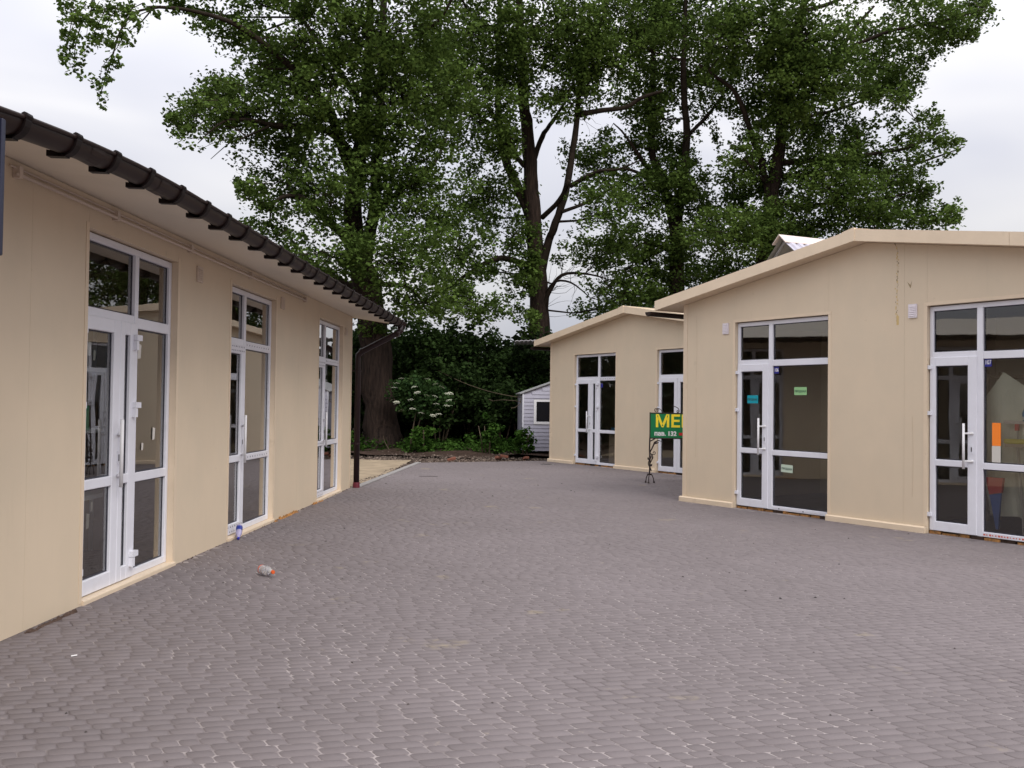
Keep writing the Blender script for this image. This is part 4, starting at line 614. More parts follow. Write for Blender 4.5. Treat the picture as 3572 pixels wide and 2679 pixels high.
# ---------------------------------------------------------------- notices and number plates on the glass
def on_wall(bd_o, R, x, y, z): c, s = math.cos(R), math.sin(R); return (bd_o[0] + c * x - s * y, bd_o[1] + s * x + c * y, z)
def notice(x, z, w, h, m, label, tilt=0., body='ПРОДАЖА', yy=.006):
    o = empty('paper_notice', on_wall(AO, AR, x, yy, z), AR); o.rotation_euler = (0, tilt, AR); tag(o, label, 'notice')
    q = MB(); q.box(-w / 2, w / 2, -.0015, 0, -h / 2, h / 2); sh = q.build('sheet', M[m], o)
    letters(o, 'lettering', body, 0, -.005, h * .36, 'ink2', .0006, .95 * w / h / 2, -.002)
M['ink2'] = mat('dark_ink', (.03, .07, .06), .8)
notice(1.455, 1.715, .215, .125, 'cyan', 'cyan paper notice stuck to the narrow glass door of the near kiosk', .0, yy=.062)
notice(2.345, 1.84, .225, .118, 'lime', 'green paper notice high on the wide window of the near kiosk', .0, yy=.084)
notice(2.105, .677, .215, .115, 'mint', 'pale green paper notice low on the wide window of the near kiosk', .03, yy=.084)
def plate(parent, x, z, digits, w=.085, h=.105, y=REC + .024):
    q = MB(); q.box(x - w / 2, x + w / 2, y - .003, y, z - h / 2, z + h / 2); o = q.build('number_plate', M['blue'], parent)
    if digits: letters(o, 'digits', digits, x, z, h * .72, 'white', .001, .72, y - .0035)
plate(A, 1.14 + .76, 2.16, '106'); plate(A, 4.40 + .755, 2.18, '107'); plate(B, 1.14 + 1.085, 2.10, '')
# scraps of paper on the first door of the long building
for x, z, w, h, lb in ((.21, 2.0, .05, .12, 'larger pale scrap high on the left leaf of the first door'), (.29, 1.95, .035, .09, 'smaller pale scrap high on the left leaf of the first door'), (1.12, 2.03, .07, .14, 'pale paper strip at the top of the first door side window'), (1.46, 1.28, .055, .12, 'long pale scrap in the middle of the first door side window'), (1.22, 1.17, .035, .07, 'tiny pale scrap in the middle of the first door side window'), (.24, .62, .05, .13, 'larger pale scrap low on the left leaf of the first door'), (.30, .73, .035, .08, 'smaller pale scrap low on the left leaf of the first door')):
    p = on_wall(LO, LR, 7.009 + x, .083, z); o = empty('paper_scrap', p, LR)
    tag(o, lb, 'paper', 'paper scraps stuck to the first door'); q = MB(); q.quad((-w / 2, 0, -h / 2), (w * .4, 0, -h * .45), (w / 2, -.003, h * .4), (-w * .4, 0, h / 2)); q.build('sheet', M['paper'], o)

# ---------------------------------------------------------------- plastic bottles on the paving
M['pet'] = mat('clear_plastic', (.92, .92, .95), .08, .5, trans=.75); M['petb'] = mat('blue_label', (.02, .035, .24), .35); M['capb'] = mat('blue_cap', (.015, .02, .36), .35); M['capo'] = mat('orange_cap', (.62, .10, .02), .4); M['labr'] = mat('red_orange_label', (.70, .13, .06), .45)
M['petl'] = mat('lilac_plastic', (.52, .48, .72), .15, .5, trans=.35)
def bottle(name, loc, rot, label, body_m, lab_m, cap_m, s, lab):
    o = empty(name, loc); o.rotation_euler = rot; tag(o, label, 'bottle')
    prof = [(.020, 0), (.036, .004), (.040, .016), (.040, .05), (.037, .058), (.040, .066), (.040, .13), (.036, .155), (.024, .19), (.0145, .212), (.0145, .232)]
    q = MB(); q.lathe([(r * s, z * s) for r, z in prof], 16); q.build('bottle_body', M[body_m], o, smooth=True)
    q = MB(); q.lathe([(.0408 * s, lab[0] * s), (.0408 * s, lab[1] * s)], 16, cap=False); q.build('bottle_label', M[lab_m], o, smooth=True)
    q = MB(); q.lathe([(.0165 * s, .222 * s), (.0165 * s, .240 * s), (.015 * s, .243 * s)], 12); q.build('cap', M[cap_m], o)
bottle('plastic_bottle', (-2.29, 8.50, .046), (math.radians(88), math.radians(0), math.radians(40)), 'clear plastic bottle with orange cap lying on the paving', 'pet', 'labr', 'capo', 1.04, (.012, .03))
bottle('plastic_bottle', (-3.15, 10.72, .135), Vector((.05, -.22, -.145)).to_track_quat('Z', 'Y').to_euler(), 'blue labelled plastic bottle leaning on the sill of the second left door', 'petl', 'petb', 'capb', .92, (.03, .10))

# ---------------------------------------------------------------- things seen inside the shops
def inside(bo, R, name, label, cat, x, y, z, rz=0.): o = empty(name, on_wall(bo, R, x, y, z), R + rz); return tag(o, label, cat)
M['cloth'] = mat('grey_dust_sheet', (.80, .77, .66), .9, var=.12, vscale=5); M['orange'] = mat('orange_folder', (.95, .24, .02), .6); M['dust'] = mat('red_plastic', (.55, .05, .04), .4); M['bluep'] = mat('blue_plastic', (.03, .10, .36), .4); M['ylw'] = mat('yellow_bristle', (.62, .52, .06), .7); M['stick'] = mat('pale_stick', (.45, .40, .36), .6); M['teal'] = mat('pale_teal', (.35, .48, .45), .4); M['cart'] = mat('cardboard', (.42, .32, .24), .8); M['blueb'] = mat('blue_packets', (.10, .28, .5), .5)
o = inside(AO, AR, 'dust_sheet', 'pale dust sheet hung over stock behind the glass of the right kiosk', 'sheet', 5.50, .26, .035)
def sheet(pts_top, zlow, amp):
    q = MB(); n = len(pts_top) * 6 - 5; g = []
    for i in range(n):
        a = i / 6; k = min(int(a), len(pts_top) - 2); t = a - k; x = pts_top[k][0] * (1 - t) + pts_top[k + 1][0] * t; z = pts_top[k][1] * (1 - t) + pts_top[k + 1][1] * t
        g.append([(x + .03 * math.sin(j), amp * math.sin(i * .9 + j * .2) * (j / 6) + .015 * j, z + (zlow - z) * j / 8) for j in range(9)])
    for i in range(n - 1):
        for j in range(8): q.quad(g[i][j], g[i][j + 1], g[i + 1][j + 1], g[i + 1][j])
    return q
sheet([(-.55, 1.62), (-.25, 2.03), (0, 1.86), (.30, 2.06), (.75, 1.7)], .25, .06).build('cloth', M['cloth'], o, smooth=True)
o = inside(AO, AR, 'orange_folder', 'orange folder with a paper slip standing against the right kiosk window', 'folder', 5.262, .068, 0)
q = MB(); q.box(-.05, .05, 0, .012, 1.16, 1.44); q.build('cover', M['orange'], o); q = MB(); q.box(-.052, .05, -.001, .008, .96, 1.158); q.build('slip', M['paper'], o)
o = inside(AO, AR, 'dustpan', 'red dustpan with a blue handle standing low behind the right kiosk window', 'dustpan', 5.205, .125, .09, .0)
q = MB(); q.prism([(-.11, .68), (.11, .68), (.085, .50), (-.06, .47)], 0, .05); q.build('pan', M['dust'], o); q = MB(); q.prism([(-.06, .465), (.08, .495), (.045, .05), (.02, .05)], .005, .04); q.build('handle', M['bluep'], o)
o = inside(AO, AR, 'yellow_brush', 'yellow headed brush upside down among sticks in the right kiosk', 'brush', 5.46, .15, .05)
q = MB(); q.box(-.15, .15, -.02, .05, 1.14, 1.20); q.build('bristles', M['ylw'], o, bevel=.015); q = MB(); q.box(-.14, .14, 0, .04, 1.10, 1.139); q.build('head', M['cart'], o); q = MB(); q.tube([(0, .02, 1.1), (.1, .05, 0)], .012, 6); q.build('stick', M['stick'], o)
o = inside(AO, AR, 'flat_mop', 'flat grey mop leaning behind the yellow brush', 'mop', 5.43, .2, .05)
q = MB(); q.box(-.15, .15, 0, .06, 1.38, 1.42); q.build('mop_head', M['tinp'], o); q = MB(); q.tube([(0, .03, 1.38), (.08, .03, .0)], .011, 6); q.build('stick', M['stick'], o); q = MB(); q.box(-.02, .02, .01, .05, 1.30, 1.379); q.build('joint', M['dust'], o)
o = inside(AO, AR, 'bag_of_goods', 'blue and white bag above the yellow brush in the right kiosk', 'bag', 5.60, .2, 1.42, .3)
q = MB(); q.lathe([(.03, 0), (.08, .05), (.09, .14), (.06, .22), (.02, .26)], 8); q.build('bag', M['blueb'], o, smooth=True); q = MB(); q.lathe([(.081, .06), (.091, .10)], 8, cap=False); q.build('stripe', M['white'], o, smooth=True)
def shelves(bo, R, label, x, y, w, h, zs, m, dpt=.35):
    o = inside(bo, R, 'shelf_rack', label, 'shelf', x, y, .036)
    for sx in (0, w - .03):
        for sy in (0, dpt - .03): q = MB(); q.box(sx, sx + .03, sy, sy + .03, 0, h); q.build('post', M[m], o)
    for z in zs: q = MB(); q.box(.031, w - .031, .001, dpt - .001, z, z + .045); q.build('shelf', M[m], o)
    return o
shelves(LO, LR, 'white shelf rack standing behind the first door of the long building', 8.40, .75, .95, 2.3, (.60, 1.235, 1.82), 'white')
o = inside(LO, LR, 'boxed_goods', 'white and teal box on the shelf rack inside the first left door', 'box', 8.62, .85, 1.282)
q = MB(); q.box(0, .16, 0, .14, 0, .2); q.build('carton', M['paper'], o); q = MB(); q.box(0, .16, 0, .14, .201, .25); q.build('lid', M['teal'], o)
shelves(AO, AR, 'dark shelf rack along the back of the right kiosk', 4.25, 1.7, 2.3, 2.1, (.15, .6, 1.05, 1.5, 2.0), 'cart')
o = inside(BO, BR, 'goods_counter', 'brown cupboard standing behind the far kiosk window', 'cupboard', 2.22, .35, .036)
q = MB(); q.box(0, .8, 0, .4, 0, .8); q.build('carcass', M['cart'], o)
for x in (.01, .405): q = MB(); q.box(x, x + .385, -.018, -.001, .05, .78); q.build('cupboard_door', M['cart'], o)
o = inside(BO, BR, 'oval_mirror', 'oval teal mirror on the cupboard in the far kiosk window', 'mirror', 2.40, .5, .84)
q = MB(); q.prism([(.09 * math.cos(t), .38 + .20 * math.sin(t)) for t in np.linspace(0, 2 * math.pi, 20)[:-1]], 0, .015); q.build('plate', M['teal'], o); q = MB(); q.tube([(0, .01, 0), (0, .01, .18)], .02, 6); q.box(-.09, .09, -.04, .06, -.0, .02); q.build('stand', M['white'], o)
for k, (x, w, h, mm, lb) in enumerate(((2.27, .16, .17, 'blueb', 'blue packet under the oval mirror'), (2.45, .12, .14, 'white', 'white packet beside the blue packet under the mirror'), (2.72, .2, .26, 'bluep', 'dark blue carton right of the oval mirror'))):
    o = inside(BO, BR, 'goods_packet', lb, 'packet', x, .37 if k < 2 else .42, .838); q = MB(); q.box(0, w, 0, .06, 0, h); q.build('packet', M[mm], o); q = MB(); q.box(.01, w - .01, -.002, -.0005, h * .3, h * .6); q.build('packet_label', M['paper'], o)

# ---------------------------------------------------------------- grey shed, canopies, drain, cable
sh = empty('grey_shed', (.33, 28.6, 0), .06); tag(sh, 'small grey shed with lap siding and one window behind the far kiosk', 'shed')
SWD, SZ0, SZ1, SZR, SDD = 2.6, .14, 1.92, 2.34, 2.2
zr = lambda x: SZ1 + (SZR - SZ1) * (x / 1.15 if x < 1.15 else max(0, (SWD - x) / (SWD - 1.15)))
q = MB(); q.prism([(0, SZ0), (SWD, SZ0), (SWD, SZ1), (1.15, SZR), (0, SZ1)], .02, SDD); q.build('shed_body', M['siding'], sh)
z = SZ0; wx0, wx1, wz0, wz1 = .36, 1.36, .97, 1.74
while z < SZR - .05:
    z1 = min(z + .117, SZR); segs = []
    def span(zq): return (0, SWD) if zq <= SZ1 else ((zq - SZ1) / (SZR - SZ1) * 1.15, SWD - (zq - SZ1) / (SZR - SZ1) * (SWD - 1.15))
    a0, a1 = span(z1); a0 += .05; a1 -= .01
    segs = [(a0, a1)] if z1 < wz0 or z > wz1 else [(a0, wx0), (wx1, a1)]
    for s0, s1 in segs:
        if s1 - s0 > .05: q = MB(); q.prism([(-.016, z), (.019, z), (.019, z1 - .004), (-.002, z1 - .004)], s0, s1, 'x'); q.build('siding_board', M['siding'], sh)
    z += .117
q = MB(); q.box(0, .05, -.022, .018, SZ0, SZ1); q.build('corner_board', M['sidingw'], sh)
wf = MB()
for a, b_, c, d in ((wx0, wx0 + .08, wz0, wz1), (wx1 - .08, wx1, wz0, wz1), (wx0 + .08, wx1 - .08, wz0, wz0 + .08), (wx0 + .08, wx1 - .08, wz1 - .07, wz1)): wf.box(a, b_, -.03, .015, c, d)
wfo = wf.build('window', M['white'], sh); q = MB(); q.box(wx0 + .08, wx1 - .08, -.012, .012, wz0 + .08, wz1 - .07); q.build('pane', mat('dark_pane', (.008, .009, .013), .05, .5), wfo)
for (xa, za), (xb, zb) in (((-.08, zr(0) - .02), (1.15, SZR + .01)), ((1.15, SZR + .01), (SWD + .08, zr(SWD) - .02))):
    q = MB(); q.prism([(xa, za), (xb, zb), (xb, zb + .035), (xa, za + .035)], -.06, SDD + .06); q.build('roof', M['steel'], sh)
for x in (.1, SWD - .2): q = MB(); q.box(x, x + .1, .1, SDD - .1, -.06, SZ0 - .001); q.build('skid', M['iron'], sh)
cn = empty('sheet_canopy', (.08, 31, 0)); tag(cn, 'thin grey metal sheet canopy on posts behind the far kiosk roof', 'canopy')
q = MB()
for i in range(16): x = i * .15; q.prism([(x, 3.70 + x * .045), (x + .075, 3.735 + x * .045), (x + .15, 3.70 + x * .045 + .007), (x + .15, 3.715 + x * .045 + .007), (x + .075, 3.75 + x * .045), (x, 3.715 + x * .045)], 0, 2.2)
q.build('sheet', mat('pale_sheet', (.55, .53, .56), .5), cn)
for x, y in ((1.5, .2), (2.2, .2), (1.5, 2.0), (2.2, 2.0)): q = MB(); q.box(x - .03, x + .03, y - .03, y + .03, -.06, 3.70 + x * .045); q.build('post', M['steel'], cn)
# open gabled tin roof over the passage between the two kiosks
tr_ = empty('tin_canopy', (5.56, 19.07, 0), math.pi / 2 - math.radians(66)); tag(tr_, 'open gabled canopy of corrugated tin rising behind the near kiosk roof', 'canopy')
RZ = 5.12
def corr(y_end, z_end, m, name):
    q = MB(); n = 20; ln = 4.2; st = ln / n; ny = y_end / math.hypot(y_end, z_end - RZ); nz = (z_end - RZ) / math.hypot(y_end, z_end - RZ)
    for i in range(n):
        x = i * st; prof = [(x, 0), (x + st * .3, 0), (x + st * .42, .032), (x + st * .88, .032), (x + st, 0)]
        for (xa, ha), (xb, hb_) in zip(prof[:-1], prof[1:]):
            off_ = lambda h: (-nz * h * (1 if y_end > 0 else -1) * (1), abs(ny) * h)
            oa, ob = off_(ha), off_(hb_); q.quad((xa, oa[0], RZ + oa[1]), (xb, ob[0], RZ + ob[1]), (xb, y_end + ob[0], z_end + ob[1]), (xa, y_end + oa[0], z_end + oa[1]))
    o = q.build(name, M[m], tr_); s_ = o.modifiers.new('thickness', 'SOLIDIFY'); s_.thickness = .004; return o
corr(-1.25, 4.15, 'tin', 'roof_sheet'); corr(1.5, 3.72, 'tind', 'roof_sheet')
q = MB(); q.prism([(-.2, RZ - .12), (0, RZ + .055), (.2, RZ - .12), (.2, RZ - .10), (0, RZ + .075), (-.2, RZ - .10)], -.05, 4.25, 'x'); q.build('ridge_flashing', M['tinp'], tr_)
for x in (.12, 2.0, 4.0):
    q = MB(); q.tube([(x, -1.15, 4.17), (x, 0, RZ - .06), (x, 1.4, 3.75)], .03, 4); q.tube([(x, -1.1, 4.18), (x, 1.0, 4.18)], .025, 4); q.build('rafter', M['steel'], tr_)
    for y in (-1.1, 1.38): q = MB(); q.box(x - .04, x + .04, y - .04, y + .04, -.06, 4.17 if y < 0 else 3.76); q.build('post', M['steel'], tr_)
for y, z_ in ((-.6, 4.62), (.5, 4.62), (1.0, 4.15)): q = MB(); q.tube([(0, y, z_ - .05), (4.2, y, z_ - .05)], .025, 4); q.build('purlin', M['steel'], tr_)
q = MB(); q.box(.3, .75, -.5, -.38, 4.28, 4.36); q.build('lamp', M['white'], tr_)
dr = empty('drain_grate', (.94, 24.38, 0), -.56); tag(dr, 'grey metal drain grate in the paving by the far kiosk corner', 'drain')
q = MB(); q.box(-.17, .17, -.11, .11, -.008, .004); q.build('drain_frame', M['steel'], dr)
for i in range(6): q = MB(); q.box(-.15, .15, -.095 + i * .034, -.078 + i * .034, .0045, .008); q.build('grate_bar', M['gutter'], dr)
ht = empty('floor_hatch', (-1.78, 19.95, 0), .02); tag(ht, 'small dark slot cover set in the paving near the kerb', 'hatch'); q = MB(); q.box(-.2, .2, -.03, .03, -.006, .004); q.build('cover', M['gutter'], ht); q = MB(); q.box(-.16, .16, -.01, .01, .0045, .0065); q.build('slot', M['chrome'], ht)
q = MB(); pts = []
for i in range(13): t = i / 12; pts.append((-2.85 + t * 3.14, 32 - t * 3.0, 2.88 - t * 1.08 - .34 * 4 * t * (1 - t) * .55))
q.tube(pts, .011, 5); cb = q.build('cable', M['stem']); tag(cb, 'thin cable sagging from the trees to the grey shed', 'cable')
q = MB(); q.tube([(-.75, 30, 1.73), (-.6, 29.7, 1.68), (-.3, 29.3, 1.72), (.1, 28.9, 1.69), (.3, 28.6, 1.66)], .010, 5); q.tube([(.3, 28.58, 1.79), (.26, 28.56, 1.6), (.1, 28.55, 1.48), (-.02, 28.55, 1.46)], .010, 5); tag(q.build('cable', M['stem']), 'short loose cable ends hanging at the corner of the grey shed', 'cable')

# ---------------------------------------------------------------- trees
def leaf_mesh(name, C, size, m, tone, up=.5):
    n = len(C); nr = RNG.normal(size=(n, 3)); nr[:, 2] = np.abs(nr[:, 2]) + up; nr /= np.linalg.norm(nr, axis=1)[:, None]
    a = np.cross(nr, RNG.normal(size=(n, 3))); a /= np.linalg.norm(a, axis=1)[:, None] + 1e-9; b = np.cross(nr, a)
    L = (size * RNG.uniform(.7, 1.25, n))[:, None]; w = L * .42
    V = np.stack([C - a * L * .5, C + b * w - a * L * .12 + nr * L * .05, C + a * L * .5 - nr * L * .05, C - b * w - a * L * .12 + nr * L * .05], 1).reshape(-1, 3)
    return poly_mesh(name, V, np.full(n, 4), np.arange(n * 4), m, tone)
def clump_leaves(cl, per, rad, flat=.75):
    n = len(cl) * per; base_ = np.repeat(np.array([c[:3] for c in cl]), per, 0); d = RNG.normal(size=(n, 3)); d /= np.linalg.norm(d, axis=1)[:, None]; r = RNG.random(n) ** .45
    rr = np.repeat(np.array([c[3] for c in cl]), per) * rad
    P = base_ + d * (r * rr)[:, None] * np.array([1, 1, flat]); t = np.clip(np.repeat(np.array([c[4] for c in cl]), per) + RNG.normal(0, .18, n), 0, 1)
    return P, t
def gap(x, z, y):
    for gx, gy, gz_, rx, rz in GAPS:
        if ((x - gx) / rx) ** 2 + ((z - gz_) / rz) ** 2 < 1: return True
    return False
def nearest(limbs, p):
    best = None
    for l in limbs:
        for a, b in zip(l[:-1], l[1:]):
            for t in (0, .25, .5, .75):
                q = [a[i] * (1 - t) + b[i] * t for i in range(4)]; d = (q[0] - p[0]) ** 2 + (q[1] - p[1]) ** 2 + 1.6 * (q[2] - p[2]) ** 2 + (3 if q[2] > p[2] else 0)
                if best is None or d < best[0]: best = (d, q)
    return best[1]
TLAB = ['tall poplar on the left with a thick trunk and a limb reaching over the gutter', 'tall poplar in the middle with a forked trunk behind the far kiosk', 'poplar with two upright stems between the two kiosk roofs', 'broad poplar on the right rising behind the near kiosk roof']
for ti, (limbs, bl, strands) in enumerate(TREES):
    x0, y0, z0, _ = limbs[0][0]; t = empty('poplar_tree', (x0, y0, -.05)); tag(t, TLAB[ti], 'tree', 'row of tall poplars behind the kiosks')
    sub = lambda p: (p[0] - x0, p[1] - y0, p[2] + .05)
    for li, l in enumerate(limbs):
        q = MB(); P = [Vector(sub(p)) for p in l]; Rr = [p[3] for p in l]; pts, rr = [], []
        for i in range(len(P) - 1):      # smooth the traced line and roughen it a little
            p0, p1, p2, p3 = P[max(i - 1, 0)], P[i], P[i + 1], P[min(i + 2, len(P) - 1)]
            for k in range(4):
                u = k / 4; pts.append(.5 * ((2 * p1) + (p2 - p0) * u + (2 * p0 - 5 * p1 + 4 * p2 - p3) * u * u + (3 * p1 - p0 - 3 * p2 + p3) * u ** 3) + Vector((random.gauss(0, 1), random.gauss(0, 1), 0)) * Rr[i] * .06); rr.append((Rr[i] * (1 - u) + Rr[i + 1] * u) * random.uniform(.94, 1.06))
        pts.append(P[-1]); rr.append(Rr[-1]); q.tube(pts, rr, 14 if li == 0 else 7); q.build('trunk' if li == 0 else 'limb', M['bark'] if li == 0 else M['limbbark'], t, smooth=True)
    tw = MB(); cl = []; cs_ = []; loose = []
    for bx, by, bz, rx, rz, den in bl:
        ry = min(2.6, .75 * (rx + rz) / 2 + .3); s = nearest(limbs, (bx, by, bz)); c = Vector((bx, by, bz)); s3 = Vector(s[:3]); d = c - s3
        mid = s3 + d * .55 + Vector((random.gauss(0, .12), random.gauss(0, .12), -.06 * d.length)) * min(1, d.length)
        end = c + d.normalized() * min(rx, rz) * .55 if d.length > .01 else c
        r0 = min(s[3] * .6, .018 + .016 * d.length)
        if d.length > .4 and d.length < 6: tw.tube([sub(s3), sub(mid), sub(c), sub(end)], [r0, r0 * .75, r0 * .5, .008], 5)
        n = max(3, int(den * 2.5 * rx * rz / (.42 ** 2) * 1.35))
        for _ in range(int(n * 1.3)):      # small sprays at the fringe
            v = Vector((random.gauss(0, 1), random.gauss(0, 1), random.gauss(0, 1))).normalized() * random.uniform(.75, 1.22); p = c + Vector((v.x * rx, v.y * ry, v.z * rz))
            if p.z > 1.8 and not (gap(p.x, p.z, p.y) and random.random() < .8): cs_.append((p.x - x0, p.y - y0, p.z + .05, random.uniform(.14, .34), random.random()))
        for _ in range(n * 14):      # loose leaves through the volume
            v = Vector((random.gauss(0, 1), random.gauss(0, 1), random.gauss(0, 1))).normalized() * random.random() ** .38; p = c + Vector((v.x * rx, v.y * ry, v.z * rz))
            if p.z > 1.8 and not gap(p.x, p.z, p.y): loose.append((p.x - x0, p.y - y0, p.z + .05))
        for _ in range(n):
            v = Vector((random.gauss(0, 1), random.gauss(0, 1), random.gauss(0, 1))).normalized() * random.random() ** .42
            p = c + Vector((v.x * rx, v.y * ry, v.z * rz))
            if gap(p.x, p.z, p.y) or p.z < 1.8: continue
            cs = random.uniform(.65, 1.2) * (.62 if rx < .75 else 1); cl.append((p.x - x0, p.y - y0, p.z + .05, cs, random.random()))
            if random.random() < .75:
                f_ = random.random(); o3 = (mid.lerp(c, f_) if d.length > .4 else s3); e3 = p
                if (e3 - o3).length < 3.4:
                    m3 = o3.lerp(e3, .5) + Vector((random.gauss(0, .15), random.gauss(0, .15), random.gauss(.05, .12))); tw.tube([sub(o3), sub(m3), sub(e3)], [.020, .013, .005], 3, cap=False)
    for st in strands:
        P = [Vector(sub(q_)) for q_ in st]; tw.tube(P, [.016 - .012 * k / (len(P) - 1) for k in range(len(P))], 4, cap=False)
        for a, b in zip(P[:-1], P[1:]):
            for k in range(max(2, int((b - a).length / .13))):
                e = a.lerp(b, random.random()) + Vector((random.gauss(0, .13), random.gauss(0, .13), random.gauss(-.05, .12))); cs_.append((*e, random.uniform(.12, .27), random.random()))
    if ti == 1:      # dead twigs in the clear patch beside the trunk
        for _ in range(46):
            a = random.choice(limbs[9] + limbs[10] + limbs[5][:1]); p = Vector(sub(a)); q_ = [p]; d_ = Vector((random.uniform(.1, 1), random.gauss(0, .4), random.gauss(.25, .6))).normalized()
            for k in range(4): d_ = (d_ + Vector((random.gauss(0, .3), random.gauss(0, .3), random.gauss(0, .3)))).normalized(); q_.append(q_[-1] + d_ * random.uniform(.18, .4))
            tw.tube(q_, [.013, .010, .008, .006, .003], 3, cap=False)
    tag(tw.build('twigs', M['limbbark'], t), kind='stuff')
    P, tn = clump_leaves(cl, 68, .58, .65); P2, tn2 = clump_leaves(cs_, 15, 1.0, .9); P3 = np.array(loose); P = np.concatenate([P, P2, P3]); tn = np.concatenate([tn, tn2, RNG.random(len(P3))])
    tag(place(leaf_mesh('crown', P, .132, LEAF['poplar'], tn), 'crown', t), kind='stuff'); print('leaves', ti, len(P))
# bare twigs in the gap above the far kiosk belong to the middle poplar

def shrub(name, label, c, rx, ry, z0, h, n, m, size, cat='shrub', stems=5, group=None, per=40, crad=.42, tone=.5):
    t = empty(name, (c[0], c[1], -.02)); tag(t, label, cat, group); cl = []
    for _ in range(n):
        v = Vector((random.gauss(0, 1), random.gauss(0, 1), random.gauss(0, 1))).normalized() * random.random() ** .4
        cl.append((v.x * rx * random.uniform(.8, 1.15), v.y * ry, z0 + (v.z * .5 + .5) * (h - z0) * random.uniform(.85, 1.1), random.uniform(.6, 1.2), min(1, max(0, random.gauss(tone, .3)))))
    P, tn = clump_leaves(cl, per, crad); P = P[P[:, 2] > .03] if z0 < .3 else P; tn = tn[:len(P)]
    tag(place(leaf_mesh('foliage', P, size, m, tn), 'foliage', t), kind='stuff')
    for k in range(stems):
        q = MB(); a = random.uniform(-1, 1); b = random.uniform(-1, 1); q.tube([(a * .15, b * .12, -.03), (a * rx * .35, b * ry * .3, h * .35), (a * rx * .6, b * ry * .5, h * .8)], [.035, .025, .008], 5); q.build('stem', M['stem'], t, smooth=True)
    return t
SG = 'dark bushes under the poplars'
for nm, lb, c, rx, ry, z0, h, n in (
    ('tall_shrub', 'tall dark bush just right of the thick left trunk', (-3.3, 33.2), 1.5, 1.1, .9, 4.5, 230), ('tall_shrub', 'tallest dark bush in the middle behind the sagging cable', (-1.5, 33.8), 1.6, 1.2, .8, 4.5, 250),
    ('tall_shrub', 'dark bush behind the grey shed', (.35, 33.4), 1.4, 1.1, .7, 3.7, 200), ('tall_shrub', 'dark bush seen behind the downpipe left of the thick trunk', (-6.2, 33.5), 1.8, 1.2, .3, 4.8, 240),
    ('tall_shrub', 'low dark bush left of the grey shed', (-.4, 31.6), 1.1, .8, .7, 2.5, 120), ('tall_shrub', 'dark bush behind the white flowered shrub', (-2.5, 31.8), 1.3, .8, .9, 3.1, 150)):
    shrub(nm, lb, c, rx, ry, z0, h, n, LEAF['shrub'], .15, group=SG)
for lb, c, rx, h in (('small leafy weed clump against the corner of the grey shed', (.42, 27.9), .38, .85), ('leafy weed clump left of the grey shed at the edge of the rubble', (-.75, 28.6), .55, 1.15), ('weed clump beside the thin stems of the white flowered shrub', (-2.75, 29.0), .4, .95), ('weed clump at the foot of the thick left trunk', (-5.25, 29.0), .5, .6)):
    shrub('weed_clump', lb, c, rx, .35, .02, h, 26, LEAF['weed'], .11, 'weeds', 3, per=26, crad=.2)
el_ = shrub('elder_shrub', 'elder shrub with flat white flower heads on thin stems', (-2.95, 29.3), .95, .55, 1.15, 2.45, 75, LEAF['elder'], .12, stems=0, per=34, crad=.3)
for dx in (0, .07): q = MB(); q.tube([(-.28 + dx, 0, -.03), (-.22 + dx * 1.6, 0, .6), (-.1 + dx * 3, 0, 1.3), (.05 + dx * 5, 0, 1.9)], [.028, .024, .02, .01], 6); q.build('stem', M['stem'], el_, smooth=True)
q = MB(); q.tube([(-.9, .1, .0), (-1.1, .1, .35), (-1.15, .1, .55)], [.018, .014, .01], 5); q.build('stem', M['stem'], el_)
M['flower'] = mat('cream_flower', (.80, .80, .64), .8); fm = MB()
for i in range(26):
    a = 2.4 * i; r = .013 * math.sqrt(i) * 1.6; x, y, z = r * math.cos(a), r * math.sin(a), .02 * (1 - (r / .09) ** 2) + random.uniform(-.006, .006); fm.quad((x - .014, y - .004, z), (x, y - .014, z + .004), (x + .014, y + .004, z), (x, y + .014, z + .004))
fme = fm.mesh('flower_head', M['flower'])
for fx, fy, fz in FLOWERS: place(fme, 'flower_head', el_, (fx + 2.95, fy - 29.3 - .05 + random.uniform(-.1, .05), fz + .02), (random.uniform(-.1, .45), random.uniform(-.3, .3), random.uniform(0, 6)))
# the wood behind: one mass
cl = []
for _ in range(420):
    x = random.uniform(-30, -9.5); y = random.uniform(26, 38); cl.append((x, y, random.random() * 6.2, random.uniform(.7, 1.3), random.random()))
for _ in range(420):
    x = random.uniform(-8, 3); cl.append((x, random.uniform(34.6, 37), random.random() ** .9 * (3.6 + .5 * math.sin(x * 2)), random.uniform(.6, 1.), random.random()))
for _ in range(900):
    x = random.uniform(-26, 34); y = random.uniform(41, 52); h = 3.4 + 1.1 * math.sin(x * .7) + .6 * math.sin(x * 1.9 + 1); cl.append((x, y, random.random() ** .8 * h, random.uniform(.7, 1.3), random.random()))
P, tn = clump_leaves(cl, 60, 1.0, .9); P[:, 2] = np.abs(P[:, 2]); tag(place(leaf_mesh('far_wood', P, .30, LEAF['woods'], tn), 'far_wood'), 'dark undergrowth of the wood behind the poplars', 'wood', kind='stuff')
cl = [(random.uniform(-6, 1.2), random.uniform(29.0, 33.5), random.uniform(.02, .25), random.uniform(.6, 1.3), random.random()) for _ in range(330)]
P, tn = clump_leaves(cl, 28, .26, .7); P[:, 2] = np.abs(P[:, 2]) + .02; tag(place(leaf_mesh('ground_weeds', P, .10, LEAF['weed'], tn), 'ground_weeds'), 'low green weeds on the bank under the bushes', 'weeds', kind='stuff')
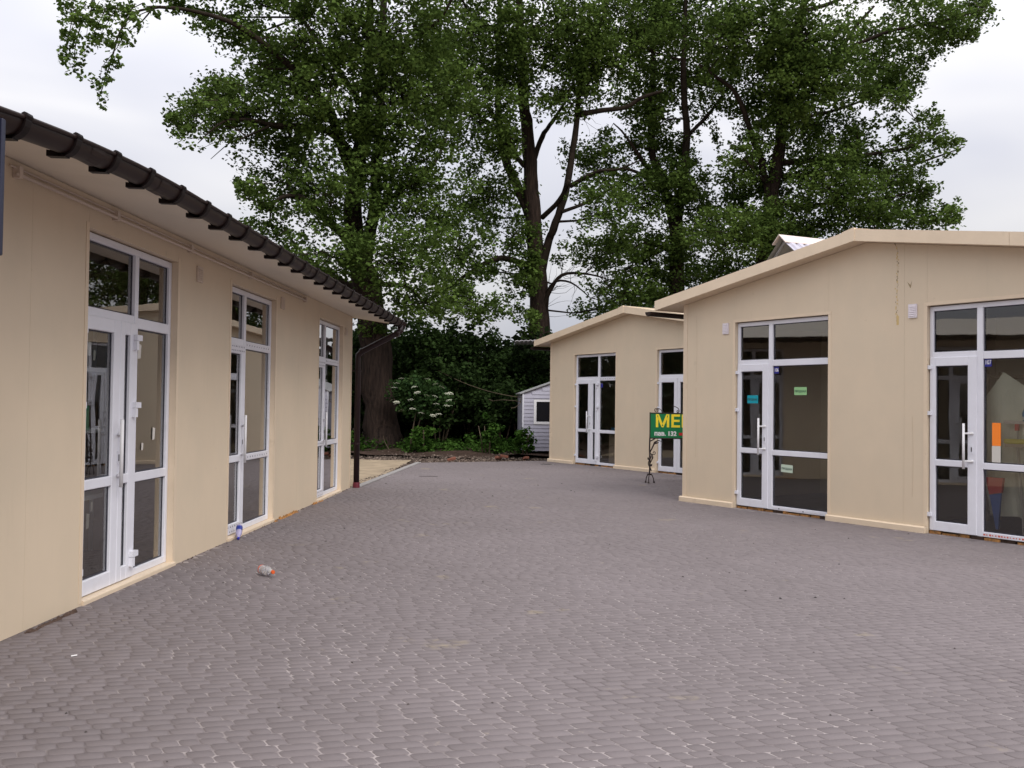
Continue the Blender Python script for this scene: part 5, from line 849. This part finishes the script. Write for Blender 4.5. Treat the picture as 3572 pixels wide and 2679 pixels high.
# rubble, dead leaves and gravel along the far edge, specks on the paving
M['rub'] = tone_mat('rubble_stone', (.11, .085, .07), .95, .1, 'tone', .75)
V, F, T = [], [], []
def stone(x, y, z, s):
    b = len(V); k = [random.uniform(.6, 1.3) for _ in range(5)]
    V.extend([(x - s * k[0], y, z), (x, y - s * k[1], z), (x + s * k[2], y, z), (x, y + s * k[3], z), (x + random.gauss(0, s * .2), y, z + s * k[4] * .7)])
    F.extend([(b, b + 1, b + 4), (b + 1, b + 2, b + 4), (b + 2, b + 3, b + 4), (b + 3, b, b + 4)]); T.extend([random.random()] * 4)
for _ in range(5200):
    x = random.uniform(-6.5, 2.2); e = 24.43 + (x + 2.52) * .4336 if x > -2.55 else 25.2; y = e + abs(random.gauss(0, 1.5)) + (.1 if x > -2.55 else 0) + (1.2 * random.random() if x > -1 else 0); stone(x, y, -.06 + (y - e) * .03, random.choice((.012, .015, .02, .025, .04)) * random.uniform(.6, 1.3))
for _ in range(260):
    y = random.uniform(17.4, 24.4); x = -2.83 + (y - 19.1) * .0582 - random.random() * .3; stone(x, y, -.03, random.uniform(.01, .04))
rb = place(poly_mesh('rubble', np.array(V), np.full(len(F), 3), np.array(F).ravel(), M['rub'], np.array(T)), 'rubble'); tag(rb, 'rubble and dead leaves along the far edge of the paving', 'rubble', kind='stuff')
V, F, T = [], [], []
M['speck'] = tone_mat('dark_speck', (.05, .042, .04), .9, .1, 'tone', .8)
for _ in range(150):
    y = random.uniform(3, 20) ** 1.0; x = random.uniform(-.5, .5) * y; stone(x, y, .001, random.uniform(.004, .012) * (.6 + y * .06)) if laid(x, y) else None
sk = place(poly_mesh('litter_specks', np.array(V), np.full(len(F), 3), np.array(F).ravel(), M['speck'], np.array(T)), 'litter_specks'); tag(sk, 'small dark bits of litter and gravel on the paving', 'litter', kind='stuff')
for k, (x, y, z, rz, lb) in enumerate(((-1.67, 25.9, -.02, .3, 'reddish broken brick lying left in the rubble line'), (-.37, 26.4, .0, 1.1, 'broken brick in the middle of the rubble line'), (-.2, 26.35, .05, .5, 'broken brick lying on top of another in the rubble'), (.42, 26.6, -.01, 2., 'broken brick nearest the grey shed in the rubble'))):
    q = MB(); q.prism([(-.13, -.055), (.10, -.06), (.135, .0), (.09, .06), (-.12, .05)], 0, .075, 'z'); o = q.build('broken_brick', M['brickr'], None, (x, y, z), bevel=.01); o.rotation_euler = (random.uniform(-.3, .3), random.uniform(-.3, .3), rz); tag(o, lb, 'brick')
q = MB(); q.quad((-.017, -.005, 0), (.017, -.007, .003), (.018, .005, .005), (-.016, .006, .002)); q.quad((-.017, -.005, -.002), (-.016, .006, 0), (.018, .005, .003), (.017, -.007, .001)); o = q.build('paper_scrap', M['white'], None, (-2.69, 5.72, .006)); o.rotation_euler = (.1, 0, .5); tag(o, 'white paper scrap lying on the paving near the long building', 'paper')
